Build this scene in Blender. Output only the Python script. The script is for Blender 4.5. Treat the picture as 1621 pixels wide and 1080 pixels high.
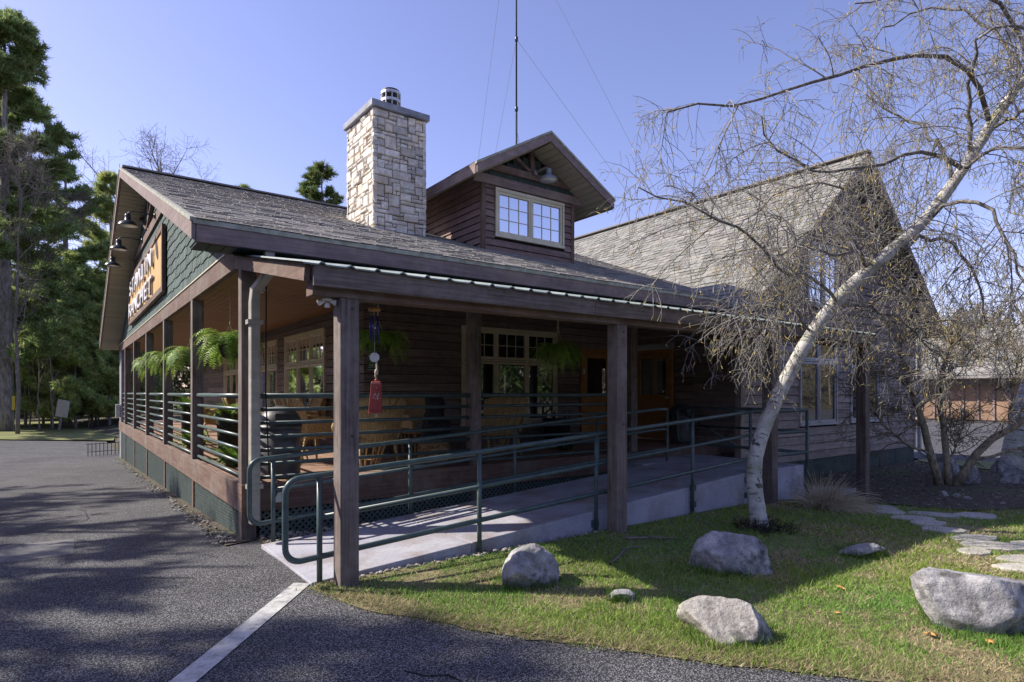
import bpy, bmesh, math, random
import numpy as np
from mathutils import Vector, Matrix, noise
random.seed(7)
RNG = np.random.default_rng(11)
for o in list(bpy.data.objects):
    bpy.data.objects.remove(o)
scene = bpy.context.scene
COL = scene.collection
R = math.radians

# ---------------------------------------------------------------- camera
cam_d = bpy.data.cameras.new('camera')
cam = bpy.data.objects.new('camera', cam_d)
COL.objects.link(cam)
cam.location = (0, 0, 1.61)
cam.rotation_euler = (R(90), 0, R(53.49 - 90))
cam_d.sensor_width = 36
cam_d.lens = 21.287
cam_d.shift_y = 81.5 / 1621
cam_d.clip_start = 0.05
cam_d.clip_end = 3000
scene.camera = cam

# ---------------------------------------------------------------- light
SUN_FROM = Vector((-2.5, 2.25, 2.75)).normalized()
SUN_EL = math.asin(SUN_FROM.z)
SUN_AZ = math.atan2(SUN_FROM.x, SUN_FROM.y)
world = bpy.data.worlds.new('World')
scene.world = world
world.use_nodes = True
wn = world.node_tree
bg = wn.nodes['Background']
sky = wn.nodes.new('ShaderNodeTexSky')
sky.sky_type = 'NISHITA'
sky.sun_disc = False
sky.sun_elevation = SUN_EL
sky.sun_rotation = SUN_AZ
sky.altitude = 400
sky.air_density = 1.0
sky.dust_density = 0.8
sky.ozone_density = 3.0
wb = wn.nodes.new('ShaderNodeMix')            # the photograph's violet white balance, even over the whole sky
wb.data_type = 'RGBA'
wb.blend_type = 'MULTIPLY'
wb.inputs[0].default_value = 1
wb.inputs[7].default_value = (1.14, .87, 1.0, 1)
wn.links.new(sky.outputs[0], wb.inputs[6])
wn.links.new(wb.outputs[2], bg.inputs[0])
bg.inputs[1].default_value = 0.15
sun_d = bpy.data.lights.new('sun', 'SUN')
sun_d.energy = 5.0
sun_d.angle = R(0.6)
sun_d.color = (1.0, 0.925, 0.81)
sun = bpy.data.objects.new('sun', sun_d)
COL.objects.link(sun)
sun.rotation_euler = (-SUN_FROM).to_track_quat('-Z', 'Y').to_euler()
scene.view_settings.view_transform = 'Standard'
scene.view_settings.look = 'None'
scene.view_settings.gamma = 1
scene.view_settings.use_curve_mapping = False
scene.view_settings.exposure = 0.66
scene.cycles.diffuse_bounces = 6

# ---------------------------------------------------------------- materials
def nodes_of(name):
    m = bpy.data.materials.new(name)
    m.use_nodes = True
    return m, m.node_tree, m.node_tree.nodes['Principled BSDF']

def c4(c):
    return (c[0], c[1], c[2], 1)

def noise_node(nt, vec, scale, detail=4, rough=.55):
    n = nt.nodes.new('ShaderNodeTexNoise')
    n.inputs['Scale'].default_value = scale
    n.inputs['Detail'].default_value = detail
    n.inputs['Roughness'].default_value = rough
    nt.links.new(vec, n.inputs['Vector'])
    return n.outputs['Fac']

def ramp(nt, fac, stops):
    r = nt.nodes.new('ShaderNodeValToRGB')
    e = r.color_ramp.elements
    e[0].position, e[0].color = stops[0][0], c4(stops[0][1])
    e[1].position, e[1].color = stops[-1][0], c4(stops[-1][1])
    for p, c in stops[1:-1]:
        x = e.new(p)
        x.color = c4(c)
    nt.links.new(fac, r.inputs[0])
    return r.outputs[0]

def mix(nt, a, b, fac, mode='MIX'):
    n = nt.nodes.new('ShaderNodeMix')
    n.data_type = 'RGBA'
    n.blend_type = mode
    for sock, v in ((n.inputs[0], fac), (n.inputs[6], a), (n.inputs[7], b)):
        if hasattr(v, 'links'):
            nt.links.new(v, sock)
        elif isinstance(v, (int, float)):
            sock.default_value = v
        else:
            sock.default_value = c4(v)
    return n.outputs[2]

def coords(nt, scale, kind='Object'):
    tc = nt.nodes.new('ShaderNodeTexCoord')
    mp = nt.nodes.new('ShaderNodeMapping')
    mp.inputs['Scale'].default_value = scale
    nt.links.new(tc.outputs[kind], mp.inputs['Vector'])
    return mp.outputs[0]

def add_bump(nt, b, h, strength, dist=.01):
    n = nt.nodes.new('ShaderNodeBump')
    n.inputs['Strength'].default_value = strength
    n.inputs['Distance'].default_value = dist
    nt.links.new(h, n.inputs['Height'])
    nt.links.new(n.outputs[0], b.inputs['Normal'])

def M(name, c1, c2, sc=(4, 4, 4), rough=.75, bump=.3, rand=0., attr=False, con=(.35, .65), metal=0.,
      spec=.4, dirt=None, dirt_sc=1.2, dist=.006, detail=5, fine=None):
    """Two-tone noise surface with optional per-object variation, per-face tint and a dirt layer."""
    m, nt, b = nodes_of(name)
    v = coords(nt, sc)
    if rand:
        oi = nt.nodes.new('ShaderNodeObjectInfo')
        add = nt.nodes.new('ShaderNodeVectorMath')
        mul = nt.nodes.new('ShaderNodeVectorMath')
        mul.operation = 'SCALE'
        comb = nt.nodes.new('ShaderNodeCombineXYZ')
        for i in range(3):
            nt.links.new(oi.outputs['Random'], comb.inputs[i])
        nt.links.new(comb.outputs[0], mul.inputs[0])
        mul.inputs['Scale'].default_value = 37.
        nt.links.new(v, add.inputs[0])
        nt.links.new(mul.outputs[0], add.inputs[1])
        v = add.outputs[0]
    f = noise_node(nt, v, 1.0, detail)
    col = ramp(nt, f, [(con[0], c1), (con[1], c2)])
    if dirt is not None:
        f2 = noise_node(nt, coords(nt, (dirt_sc,) * 3), 1.0, 6, .65)
        k = nt.nodes.new('ShaderNodeMapRange')
        k.inputs[1].default_value, k.inputs[2].default_value = .48, .72
        nt.links.new(f2, k.inputs[0])
        col = mix(nt, col, dirt, k.outputs[0])
    if fine is not None:
        f3 = noise_node(nt, coords(nt, (fine,) * 3), 1.0, 3, .7)
        k = nt.nodes.new('ShaderNodeMapRange')
        k.inputs[3].default_value, k.inputs[4].default_value = .55, 1.45
        nt.links.new(f3, k.inputs[0])
        col = mix(nt, col, k.outputs[0], 1.0, 'MULTIPLY')
    if rand:
        k = nt.nodes.new('ShaderNodeMapRange')
        k.inputs[3].default_value, k.inputs[4].default_value = 1 - rand, 1 + rand
        nt.links.new(oi.outputs['Random'], k.inputs[0])
        col = mix(nt, col, k.outputs[0], 1.0, 'MULTIPLY')
    if attr:
        a = nt.nodes.new('ShaderNodeVertexColor')
        a.layer_name = 'Col'
        col = mix(nt, col, a.outputs[0], 1.0, 'MULTIPLY')
    nt.links.new(col, b.inputs['Base Color'])
    b.inputs['Roughness'].default_value = rough
    b.inputs['Metallic'].default_value = metal
    b.inputs['Specular IOR Level'].default_value = spec
    if bump:
        add_bump(nt, b, f, bump, dist)
    return m

def leaf_mat(name, rough=.6, trans=.25):
    """Colour from the per-face tint, a little light passing through."""
    m, nt, b = nodes_of(name)
    a = nt.nodes.new('ShaderNodeVertexColor')
    a.layer_name = 'Col'
    nt.links.new(a.outputs[0], b.inputs['Base Color'])
    b.inputs['Roughness'].default_value = rough
    b.inputs['Specular IOR Level'].default_value = .25
    t = nt.nodes.new('ShaderNodeBsdfTranslucent')
    nt.links.new(a.outputs[0], t.inputs[0])
    ms = nt.nodes.new('ShaderNodeMixShader')
    ms.inputs[0].default_value = trans
    nt.links.new(b.outputs[0], ms.inputs[1])
    nt.links.new(t.outputs[0], ms.inputs[2])
    nt.links.new(ms.outputs[0], nt.nodes['Material Output'].inputs[0])
    return m

def wood(name, c1, c2, axis, rough=.8, bump=.5, rand=.12, dirt=None, **k):
    s = [38, 38, 38]
    s[axis] = 1.6
    return M(name, c1, c2, tuple(s), rough, bump, rand, con=(.3, .7), dirt=dirt, dist=.004, **k)

MT = {}
DK1, DK2 = (.075, .058, .05), (.205, .166, .148)
for i, ax in enumerate('xyz'):
    MT['timber_' + ax] = wood('dark_stained_timber_' + ax, DK1, DK2, i, fine=9, dirt=(.20, .168, .15), dirt_sc=2.2)
    MT['redwood_' + ax] = wood('red_brown_board_' + ax, (.10, .06, .046), (.185, .12, .094), i, fine=7, dirt=(.20, .17, .148), dirt_sc=1.6)
    MT['cedar_' + ax] = wood('orange_cedar_' + ax, (.36, .175, .06), (.52, .27, .10), i, rough=.5, bump=.2, fine=5)
    MT['siding_' + ax] = wood('dark_porch_siding_' + ax, (.14, .112, .102), (.28, .228, .21), i, rand=.28, fine=8)
    MT['dorsiding_' + ax] = wood('dormer_siding_' + ax, (.15, .10, .09), (.27, .185, .165), i, rand=.18, fine=6)
    MT['wingsiding_' + ax] = wood('weathered_wing_siding_' + ax, (.25, .205, .18), (.42, .355, .315), i, rand=.16, fine=6)
    MT['fascia_' + ax] = wood('purple_brown_fascia_' + ax, (.17, .125, .118), (.28, .215, .205), i, fine=6, dirt=(.29, .22, .18), dirt_sc=1.3)
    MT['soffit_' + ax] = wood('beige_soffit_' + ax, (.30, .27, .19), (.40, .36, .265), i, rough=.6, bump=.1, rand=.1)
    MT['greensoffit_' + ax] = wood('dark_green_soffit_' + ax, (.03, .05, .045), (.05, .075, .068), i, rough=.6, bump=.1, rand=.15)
    MT['deck_' + ax] = wood('deck_board_' + ax, (.20, .12, .085), (.34, .22, .16), i, rand=.15, fine=6)
MT['ceiling'] = wood('amber_ceiling_board', (.20, .105, .045), (.31, .17, .075), 0, rough=.55, bump=.2, fine=5)
MT['shingle'] = M('asphalt_roof_shingle', (.185, .175, .165), (.34, .325, .305), (60, 60, 60), .95, .18, attr=True, dist=.004, spec=.15, fine=70)
MT['wingshingle'] = M('grey_roof_shingle', (.18, .178, .166), (.30, .296, .276), (50, 50, 50), .95, .2, attr=True, dist=.004, spec=.15, fine=60)
MT['gshingle'] = M('green_wall_shingle', (.035, .06, .056), (.08, .12, .112), (45, 45, 3.), .8, .5, rand=.32, dist=.004, fine=5)
MT['gshingle_back'] = M('green_wall_backing', (.02, .03, .028), (.03, .045, .04), (5, 5, 5), .9, .1)
MT['stone'] = M('cream_chimney_stone', (.50, .46, .40), (.78, .74, .66), (7, 7, 7), .9, .8, rand=.3, dist=.02, dirt=(.56, .46, .34), dirt_sc=3.2, fine=30)
MT['mortar'] = M('chimney_mortar', (.15, .135, .12), (.25, .23, .2), (20, 20, 20), .95, .5)
MT['cap'] = M('lead_grey_cap', (.20, .21, .24), (.33, .345, .38), (6, 6, 6), .5, .1, dirt=(.14, .14, .155))
MT['green_pipe'] = M('green_painted_pipe', (.05, .08, .078), (.08, .115, .112), (9, 9, 9), .36, .12, dirt=(.09, .125, .12), dirt_sc=7., dist=.002)
MT['lattice'] = M('green_lattice', (.06, .085, .08), (.10, .13, .122), (12, 12, 12), .7, .2)
MT['concrete'] = M('painted_grey_concrete', (.30, .30, .36), (.42, .42, .48), (3, 3, 3), .85, .35, dirt=(.19, .185, .20), dirt_sc=2.5, fine=60, dist=.004)
MT['ramp'] = M('worn_ramp_paint', (.30, .30, .355), (.40, .40, .455), (2, 2, 2), .8, .3, dirt=(.235, .19, .165), dirt_sc=1.9, fine=50, dist=.004)
MT['foundation'] = M('green_painted_block', (.055, .075, .065), (.085, .11, .095), (6, 6, 6), .85, .4)
MT['trim'] = M('cream_window_trim', (.60, .55, .39), (.70, .65, .48), (5, 5, 5), .5, .05)
MT['gtrim'] = M('grey_white_window_trim', (.42, .42, .42), (.55, .55, .54), (5, 5, 5), .5, .05)
MT['spout'] = M('beige_downspout', (.33, .31, .26), (.42, .40, .345), (3, 3, 14), .45, .05, dirt=(.25, .24, .2), dirt_sc=3)
MT['drip'] = M('mossy_drip_edge', (.26, .265, .2), (.42, .42, .35), (9, 9, 9), .7, .2)
MT['metal_roof'] = M('pale_green_metal_roof', (.17, .21, .19), (.25, .29, .27), (5, 5, 5), .5, .05)
MT['black'] = M('black_plastic', (.012, .012, .013), (.025, .025, .027), (8, 8, 8), .45, .05)
MT['bin'] = M('dark_bin', (.07, .07, .078), (.11, .11, .12), (8, 8, 8), .45, .1)
MT['white'] = M('white_enamel', (.6, .6, .58), (.72, .72, .7), (8, 8, 8), .35, .0)
MT['enamel'] = M('charcoal_enamel', (.025, .033, .035), (.045, .055, .058), (8, 8, 8), .3, .0)
MT['bluegrey'] = M('weathered_blue_enamel', (.15, .17, .20), (.26, .285, .32), (12, 12, 12), .5, .1, dirt=(.33, .27, .2), dirt_sc=9)
MT['steel'] = M('galvanised_steel', (.42, .42, .42), (.58, .58, .58), (10, 10, 10), .4, .05, metal=.6)
MT['wicker'] = M('woven_wicker', (.30, .20, .09), (.52, .37, .19), (70, 70, 25), .8, .9, dist=.006)
MT['cane'] = M('bent_cane', (.33, .22, .09), (.46, .33, .15), (12, 12, 12), .6, .2)
MT['cushion'] = M('lavender_grey_cushion', (.42, .42, .52), (.55, .55, .66), (14, 14, 14), .9, .2)
MT['basket'] = M('dark_basket', (.02, .018, .014), (.05, .042, .03), (30, 30, 30), .9, .6)
MT['rope'] = M('hemp_rope', (.42, .36, .25), (.58, .52, .4), (60, 60, 60), .9, .5)
MT['fern'] = leaf_mat('fern_leaf', .55, .3)
MT['needle'] = leaf_mat('pine_needle', .6, .5)
MT['grass'] = leaf_mat('grass_blade', .7, .3)
MT['drygrass'] = leaf_mat('dry_grass_blade', .8, .2)
MT['leaf'] = leaf_mat('fallen_leaf', .8, .1)
MT['pinebark'] = M('grey_pine_bark', (.14, .12, .11), (.32, .29, .27), (9, 9, 3), .95, 1., dist=.04)
MT['bark'] = M('grey_bare_bark', (.13, .11, .095), (.235, .205, .18), (9, 9, 5), .9, .6, dist=.02)
MT['twig'] = M('grey_brown_twig', (.15, .14, .125), (.29, .275, .25), (6, 6, 6), .85, .0)
MT['limb'] = M('dark_birch_limb', (.10, .09, .078), (.27, .25, .215), (22, 22, 22), .85, .5, dist=.01, con=(.4, .62))
MT['catkin'] = M('yellow_catkin', (.36, .27, .075), (.56, .45, .16), (20, 20, 20), .8, .0)
MT['shrubbark'] = M('lichen_shrub_bark', (.13, .105, .075), (.35, .31, .21), (18, 18, 9), .9, .6, dist=.01)
MT['mulch'] = M('dark_mulch', (.035, .028, .022), (.14, .112, .085), (30, 30, 30), .95, 1., dist=.03, dirt=(.085, .11, .045), dirt_sc=1.1)
MT['flag'] = M('pale_flagstone', (.33, .31, .275), (.47, .44, .39), (5, 5, 5), .9, .5, rand=.12, dist=.01, fine=30)
MT['earthlawn'] = M('lawn_soil', (.06, .062, .026), (.22, .19, .10), (22, 22, 22), .95, 1., dist=.02, dirt=(.27, .235, .13), dirt_sc=1.6)
MT['farlawn'] = M('far_lawn', (.11, .13, .035), (.2, .2, .075), (1.2, 1.2, 1.2), .95, .3, dist=.03, fine=14)
MT['forestfloor'] = M('forest_floor', (.045, .04, .025), (.105, .095, .055), (1.5, 1.5, 1.5), .95, .3, dist=.05, fine=9)
MT['paint'] = M('worn_white_road_paint', (.40, .40, .385), (.55, .55, .53), (6, 6, 6), .8, .4, dirt=(.16, .16, .16), dirt_sc=11, fine=110, dist=.004)
MT['pebble'] = M('pale_pebble', (.22, .205, .18), (.47, .44, .40), (3, 3, 3), .85, .2, attr=True)
MT['signboard'] = M('golden_plywood', (.48, .29, .10), (.66, .44, .18), (2, 9, 2), .6, .1, dirt=(.52, .34, .14), dirt_sc=2.)
MT['letter'] = M('white_dimensional_letter', (.62, .62, .66), (.74, .74, .78), (8, 8, 8), .4, .0)
MT['chimeblue'] = M('blue_anodised_tube', (.03, .04, .14), (.05, .065, .2), (8, 8, 8), .3, .0, metal=.5)
MT['bellred'] = M('chipped_red_paint', (.25, .035, .03), (.36, .06, .05), (9, 9, 9), .5, .2, dirt=(.33, .09, .07), dirt_sc=14)
MT['bellmark'] = M('white_painted_mark', (.5, .42, .42), (.6, .55, .55), (20, 20, 20), .7, .0)
MT['plategreen'] = M('green_number_plate', (.02, .12, .07), (.03, .15, .09), (8, 8, 8), .4, .0)
MT['fur'] = M('black_shaggy_carving', (.008, .008, .01), (.04, .04, .045), (40, 40, 40), .85, 1., dist=.03)
MT['stump'] = M('burl_bark', (.15, .085, .04), (.42, .29, .15), (26, 26, 26), .9, 1., dist=.03)
MT['farstone'] = M('far_stone_wainscot', (.27, .235, .18), (.46, .41, .33), (2.2, 2.2, 4), .9, .6, dist=.05, rand=.15)
MT['fardoor'] = M('rust_brown_door', (.20, .125, .08), (.28, .18, .115), (2, 2, 2), .7, .1, rand=.1)
MT['farroof'] = M('far_grey_roof', (.21, .20, .185), (.29, .28, .26), (3, 3, 9), .95, .3, attr=False, fine=4)
MT['yellow'] = M('yellow_marker', (.5, .35, .03), (.6, .42, .05), (8, 8, 8), .5, .0)
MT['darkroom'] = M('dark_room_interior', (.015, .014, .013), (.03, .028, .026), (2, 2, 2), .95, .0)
MT['curtain'] = M('dark_blue_curtain', (.03, .037, .048), (.06, .07, .088), (30, 30, 1), .9, .4, dist=.02)
MT['frosted'] = M('pale_door_blind', (.72, .73, .69), (.82, .83, .79), (9, 9, 2), .9, .1)
MT['paper'] = M('pale_paper', (.55, .55, .55), (.68, .68, .67), (9, 9, 9), .8, .0)

def glass_mat(name, tint, refl):
    m, nt, b = nodes_of(name)
    b.inputs['Base Color'].default_value = c4(tint)
    b.inputs['Roughness'].default_value = .6
    g = nt.nodes.new('ShaderNodeBsdfGlossy')
    g.inputs['Roughness'].default_value = .015
    g.inputs['Color'].default_value = (.9, .93, 1, 1)
    tr = nt.nodes.new('ShaderNodeBsdfTransparent')
    tr.inputs[0].default_value = (.62, .66, .68, 1)
    ms0 = nt.nodes.new('ShaderNodeMixShader')
    ms0.inputs[0].default_value = .12
    nt.links.new(tr.outputs[0], ms0.inputs[1])
    nt.links.new(b.outputs[0], ms0.inputs[2])
    fr = nt.nodes.new('ShaderNodeFresnel')
    fr.inputs[0].default_value = 1.5
    k = nt.nodes.new('ShaderNodeMapRange')
    k.inputs[3].default_value, k.inputs[4].default_value = refl, 1.0
    nt.links.new(fr.outputs[0], k.inputs[0])
    ms = nt.nodes.new('ShaderNodeMixShader')
    nt.links.new(k.outputs[0], ms.inputs[0])
    nt.links.new(ms0.outputs[0], ms.inputs[1])
    nt.links.new(g.outputs[0], ms.inputs[2])
    nt.links.new(ms.outputs[0], nt.nodes['Material Output'].inputs[0])
    return m
MT['glass'] = glass_mat('window_glass', (.02, .024, .028), .16)
MT['skyglass'] = glass_mat('coated_dormer_glass', (.10, .11, .14), .62)
MT['water'] = M('lake_water', (.02, .03, .04), (.03, .04, .05), (1, 1, 1), .08, .1, spec=.8)

def asphalt():
    m, nt, b = nodes_of('old_asphalt')
    v = coords(nt, (1, 1, 1))
    big = noise_node(nt, v, .9, 8, .68)
    col = ramp(nt, big, [(.25, (.12, .12, .125)), (.5, (.19, .19, .193)), (.75, (.255, .255, .257))])
    st = noise_node(nt, v, .45, 7, .62)
    col = mix(nt, col, (.075, .075, .08), ramp(nt, st, [(.57, (0, 0, 0)), (.70, (.4, .4, .4))]))
    vor = nt.nodes.new('ShaderNodeTexVoronoi')
    vor.inputs['Scale'].default_value = 95
    nt.links.new(v, vor.inputs['Vector'])
    sp = ramp(nt, vor.outputs['Distance'], [(.0, (1.55, 1.52, 1.48)), (.3, (1.05, 1.05, 1.05)), (.55, (.25, .25, .27))])
    col = mix(nt, col, sp, 1.0, 'MULTIPLY')
    rc = nt.nodes.new('ShaderNodeSeparateColor')
    nt.links.new(vor.outputs['Color'], rc.inputs[0])
    k = nt.nodes.new('ShaderNodeMapRange')
    k.inputs[3].default_value, k.inputs[4].default_value = .45, 1.6
    nt.links.new(rc.outputs[0], k.inputs[0])
    col = mix(nt, col, k.outputs[0], 1.0, 'MULTIPLY')
    nt.links.new(col, b.inputs['Base Color'])
    b.inputs['Roughness'].default_value = .9
    b.inputs['Specular IOR Level'].default_value = .25
    inv = nt.nodes.new('ShaderNodeMath')
    inv.operation = 'MULTIPLY'
    inv.inputs[1].default_value = -1
    nt.links.new(vor.outputs['Distance'], inv.inputs[0])
    add_bump(nt, b, inv.outputs[0], .9, .008)
    return m
MT['asphalt'] = asphalt()

def birch_bark():
    m, nt, b = nodes_of('white_birch_bark')
    v = coords(nt, (2.2, 26, 1), 'UV')
    f = noise_node(nt, v, 1.0, 4, .6)
    v2 = coords(nt, (3.2, 5.0, 1), 'UV')
    f2 = noise_node(nt, v2, 1.0, 5, .65)
    base = ramp(nt, noise_node(nt, coords(nt, (9, 9, 9)), 1.0, 5), [(.35, (.31, .295, .27)), (.62, (.60, .585, .55))])
    lent = ramp(nt, f, [(.585, (0, 0, 0)), (.635, (.9, .9, .9))])
    blot = ramp(nt, f2, [(.57, (0, 0, 0)), (.61, (.95, .95, .95))])
    col = mix(nt, base, (.075, .065, .055), lent)
    col = mix(nt, col, (.05, .045, .035), blot)
    lich = noise_node(nt, coords(nt, (4.5, 4.5, 4.5)), 1.0, 6, .7)
    col = mix(nt, col, (.20, .22, .11), ramp(nt, lich, [(.47, (0, 0, 0)), (.64, (.85, .85, .85))]))
    nt.links.new(col, b.inputs['Base Color'])
    b.inputs['Roughness'].default_value = .8
    add_bump(nt, b, f2, .6, .02)
    return m
MT['birch'] = birch_bark()

def granite(name, c1, c2, c3):
    m, nt, b = nodes_of(name)
    v = coords(nt, (1, 1, 1))
    oi = nt.nodes.new('ShaderNodeObjectInfo')
    f = noise_node(nt, v, 5, 8, .65)
    col = ramp(nt, f, [(.33, c1), (.5, c2), (.66, c3)])
    vor = nt.nodes.new('ShaderNodeTexVoronoi')
    vor.inputs['Scale'].default_value = 160
    nt.links.new(v, vor.inputs['Vector'])
    rc = nt.nodes.new('ShaderNodeSeparateColor')
    nt.links.new(vor.outputs['Color'], rc.inputs[0])
    k = nt.nodes.new('ShaderNodeMapRange')
    k.inputs[3].default_value, k.inputs[4].default_value = .8, 1.2
    nt.links.new(rc.outputs[0], k.inputs[0])
    col = mix(nt, col, k.outputs[0], 1.0, 'MULTIPLY')
    f3 = noise_node(nt, v, 3.6, 8, .72)
    col = mix(nt, col, (.075, .072, .07), ramp(nt, f3, [(.5, (0, 0, 0)), (.62, (.9, .9, .9))]))
    nt.links.new(col, b.inputs['Base Color'])
    b.inputs['Roughness'].default_value = .9
    b.inputs['Specular IOR Level'].default_value = .2
    add_bump(nt, b, noise_node(nt, v, 11, 9, .68), .9, .035)
    return m
MT['rock'] = granite('grey_granite', (.17, .165, .165), (.33, .325, .33), (.52, .51, .5))
MT['rocktan'] = granite('tan_grey_granite', (.19, .175, .155), (.36, .34, .31), (.52, .50, .46))

MT['flagasphalt'] = M('smoother_patch_asphalt', (.095, .095, .10), (.165, .165, .17), (60, 60, 60), .9, .4, dist=.004, fine=90)

# ---------------------------------------------------------------- object helpers
def link(o, parent=None):
    COL.objects.link(o)
    if parent is not None:
        o.parent = parent
    return o

def tag(o, label=None, cat=None, group=None, kind=None):
    if label:
        o['label'] = label
    if cat:
        o['category'] = cat
    if group:
        o['group'] = group
    if kind:
        o['kind'] = kind
    return o

def thing(name, label, cat, loc=(0, 0, 0), rz=0., group=None):
    o = bpy.data.objects.new(name, None)
    o.empty_display_size = .1
    link(o)
    o.location = loc
    o.rotation_euler = (0, 0, rz)
    return tag(o, label, cat, group)

def copy_tree(o, parent=None):
    c = o.copy()
    link(c, parent)
    for ch in list(o.children):
        copy_tree(ch, c)
    return c

def V(*a):
    return Vector(a)

class MB:
    """Collects shapes, then links them as one mesh object."""
    def __init__(s):
        s.v, s.f, s.c, s.uv = [], [], [], None
    def add(s, vs, fs, col=None):
        n = len(s.v)
        s.v.extend([tuple(p) for p in vs])
        for f in fs:
            s.f.append(tuple(i + n for i in f))
            s.c.append(col)
        return s
    def box(s, x0, x1, y0, y1, z0, z1, col=None):
        vs = [(x0, y0, z0), (x1, y0, z0), (x1, y1, z0), (x0, y1, z0), (x0, y0, z1), (x1, y0, z1), (x1, y1, z1), (x0, y1, z1)]
        return s.add(vs, [(3, 2, 1, 0), (4, 5, 6, 7), (0, 1, 5, 4), (1, 2, 6, 5), (2, 3, 7, 6), (3, 0, 4, 7)], col)
    def bar(s, a, b, w, h, up=(0, 0, 1), col=None):
        """Square bar from a to b; w sideways, h along up."""
        a, b, up = Vector(a), Vector(b), Vector(up)
        d = (b - a).normalized()
        sd = d.cross(up).normalized() * w * .5
        u = sd.cross(d).normalized() * h * .5
        vs = [a - sd - u, a + sd - u, a + sd + u, a - sd + u, b - sd - u, b + sd - u, b + sd + u, b - sd + u]
        return s.add(vs, [(0, 1, 2, 3), (7, 6, 5, 4), (0, 4, 5, 1), (1, 5, 6, 2), (2, 6, 7, 3), (3, 7, 4, 0)], col)
    def prism(s, pts, ext, col=None):
        """Polygon pts pushed along the vector ext."""
        n = len(pts)
        ext = Vector(ext)
        a = [Vector(p) for p in pts]
        vs = a + [p + ext for p in a]
        fs = [tuple(range(n)), tuple(range(2 * n - 1, n - 1, -1))]
        fs += [(i, i + n, (i + 1) % n + n, (i + 1) % n) for i in range(n)]
        return s.add(vs, fs, col)
    def tube(s, pts, rad, n=8, cap=True, closed=False, uv=False, square=False):
        pts = [Vector(p) for p in pts]
        K = len(pts)
        if not hasattr(rad, '__len__'):
            rad = [rad] * K
        t0 = (pts[1] - pts[0]).normalized()
        ref = V(0, 0, 1) if abs(t0.z) < .9 else V(1, 0, 0)
        x = t0.cross(ref).normalized()
        base = len(s.v)
        ln = 0
        if uv and s.uv is None:
            s.uv = {}
        for i in range(K):
            if closed:
                t = (pts[(i + 1) % K] - pts[i - 1]).normalized()
            elif i == 0:
                t = t0
            elif i == K - 1:
                t = (pts[-1] - pts[-2]).normalized()
            else:
                t = ((pts[i + 1] - pts[i]).normalized() + (pts[i] - pts[i - 1]).normalized()).normalized()
            x = (x - t * x.dot(t)).normalized()
            y = t.cross(x)
            if i:
                ln += (pts[i] - pts[i - 1]).length
            for j in range(n):
                a = 2 * math.pi * (j + (.5 if square else 0)) / n
                p = pts[i] + (x * math.cos(a) + y * math.sin(a)) * rad[i]
                s.v.append(tuple(p))
                if uv:
                    s.uv[len(s.v) - 1] = (j / n, ln)
        rng = K if closed else K - 1
        for i in range(rng):
            i2 = (i + 1) % K
            for j in range(n):
                j2 = (j + 1) % n
                s.f.append((base + i * n + j, base + i * n + j2, base + i2 * n + j2, base + i2 * n + j))
                s.c.append(None)
        if cap and not closed:
            s.f.append(tuple(base + j for j in range(n - 1, -1, -1)))
            s.f.append(tuple(base + (K - 1) * n + j for j in range(n)))
            s.c += [None, None]
        return s
    def lathe(s, prof, c, n=16, axis=None):
        """Profile [(r, z)] turned about the vertical through c."""
        c = Vector(c)
        base = len(s.v)
        q = Vector(axis).to_track_quat('Z', 'Y') if axis is not None else None
        for r, z in prof:
            for j in range(n):
                a = 2 * math.pi * j / n
                p = V(r * math.cos(a), r * math.sin(a), z)
                if q:
                    p = q @ p
                s.v.append(tuple(c + p))
        for i in range(len(prof) - 1):
            for j in range(n):
                j2 = (j + 1) % n
                s.f.append((base + i * n + j, base + i * n + j2, base + (i + 1) * n + j2, base + (i + 1) * n + j))
                s.c.append(None)
        s.f.append(tuple(base + j for j in range(n - 1, -1, -1)))
        s.f.append(tuple(base + (len(prof) - 1) * n + j for j in range(n)))
        s.c += [None, None]
        return s
    def mesh(s, name, mat, smooth=False):
        me = bpy.data.meshes.new(name)
        me.from_pydata(s.v, [], s.f)
        if any(c is not None for c in s.c):
            a = me.color_attributes.new('Col', 'FLOAT_COLOR', 'CORNER')
            cols = np.ones((len(me.loops), 4), dtype=np.float32)
            k = 0
            for f, c in zip(s.f, s.c):
                if c is not None:
                    cols[k:k + len(f), :3] = c
                k += len(f)
            a.data.foreach_set('color', cols.ravel())
        if s.uv:
            u = me.uv_layers.new(name='UVMap')
            for lp in me.loops:
                u.data[lp.index].uv = s.uv.get(lp.vertex_index, (0, 0))
        if smooth:
            me.polygons.foreach_set('use_smooth', [True] * len(me.polygons))
        if mat in ('shingle', 'wingshingle', 'pebble') and 'Col' not in me.color_attributes:
            a = me.color_attributes.new('Col', 'FLOAT_COLOR', 'CORNER')
            a.data.foreach_set('color', np.full(len(me.loops) * 4, .85, np.float32))
        me.materials.append(MT[mat] if isinstance(mat, str) else mat)
        return me
    def build(s, name, mat, parent=None, smooth=False, bevel=0., kind=None):
        o = bpy.data.objects.new(name, s.mesh(name, mat, smooth))
        link(o, parent)
        if bevel:
            b = o.modifiers.new('bevel', 'BEVEL')
            b.width = bevel
            b.segments = 2
            b.limit_method = 'ANGLE'
        if kind:
            o['kind'] = kind
        return o

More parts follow.
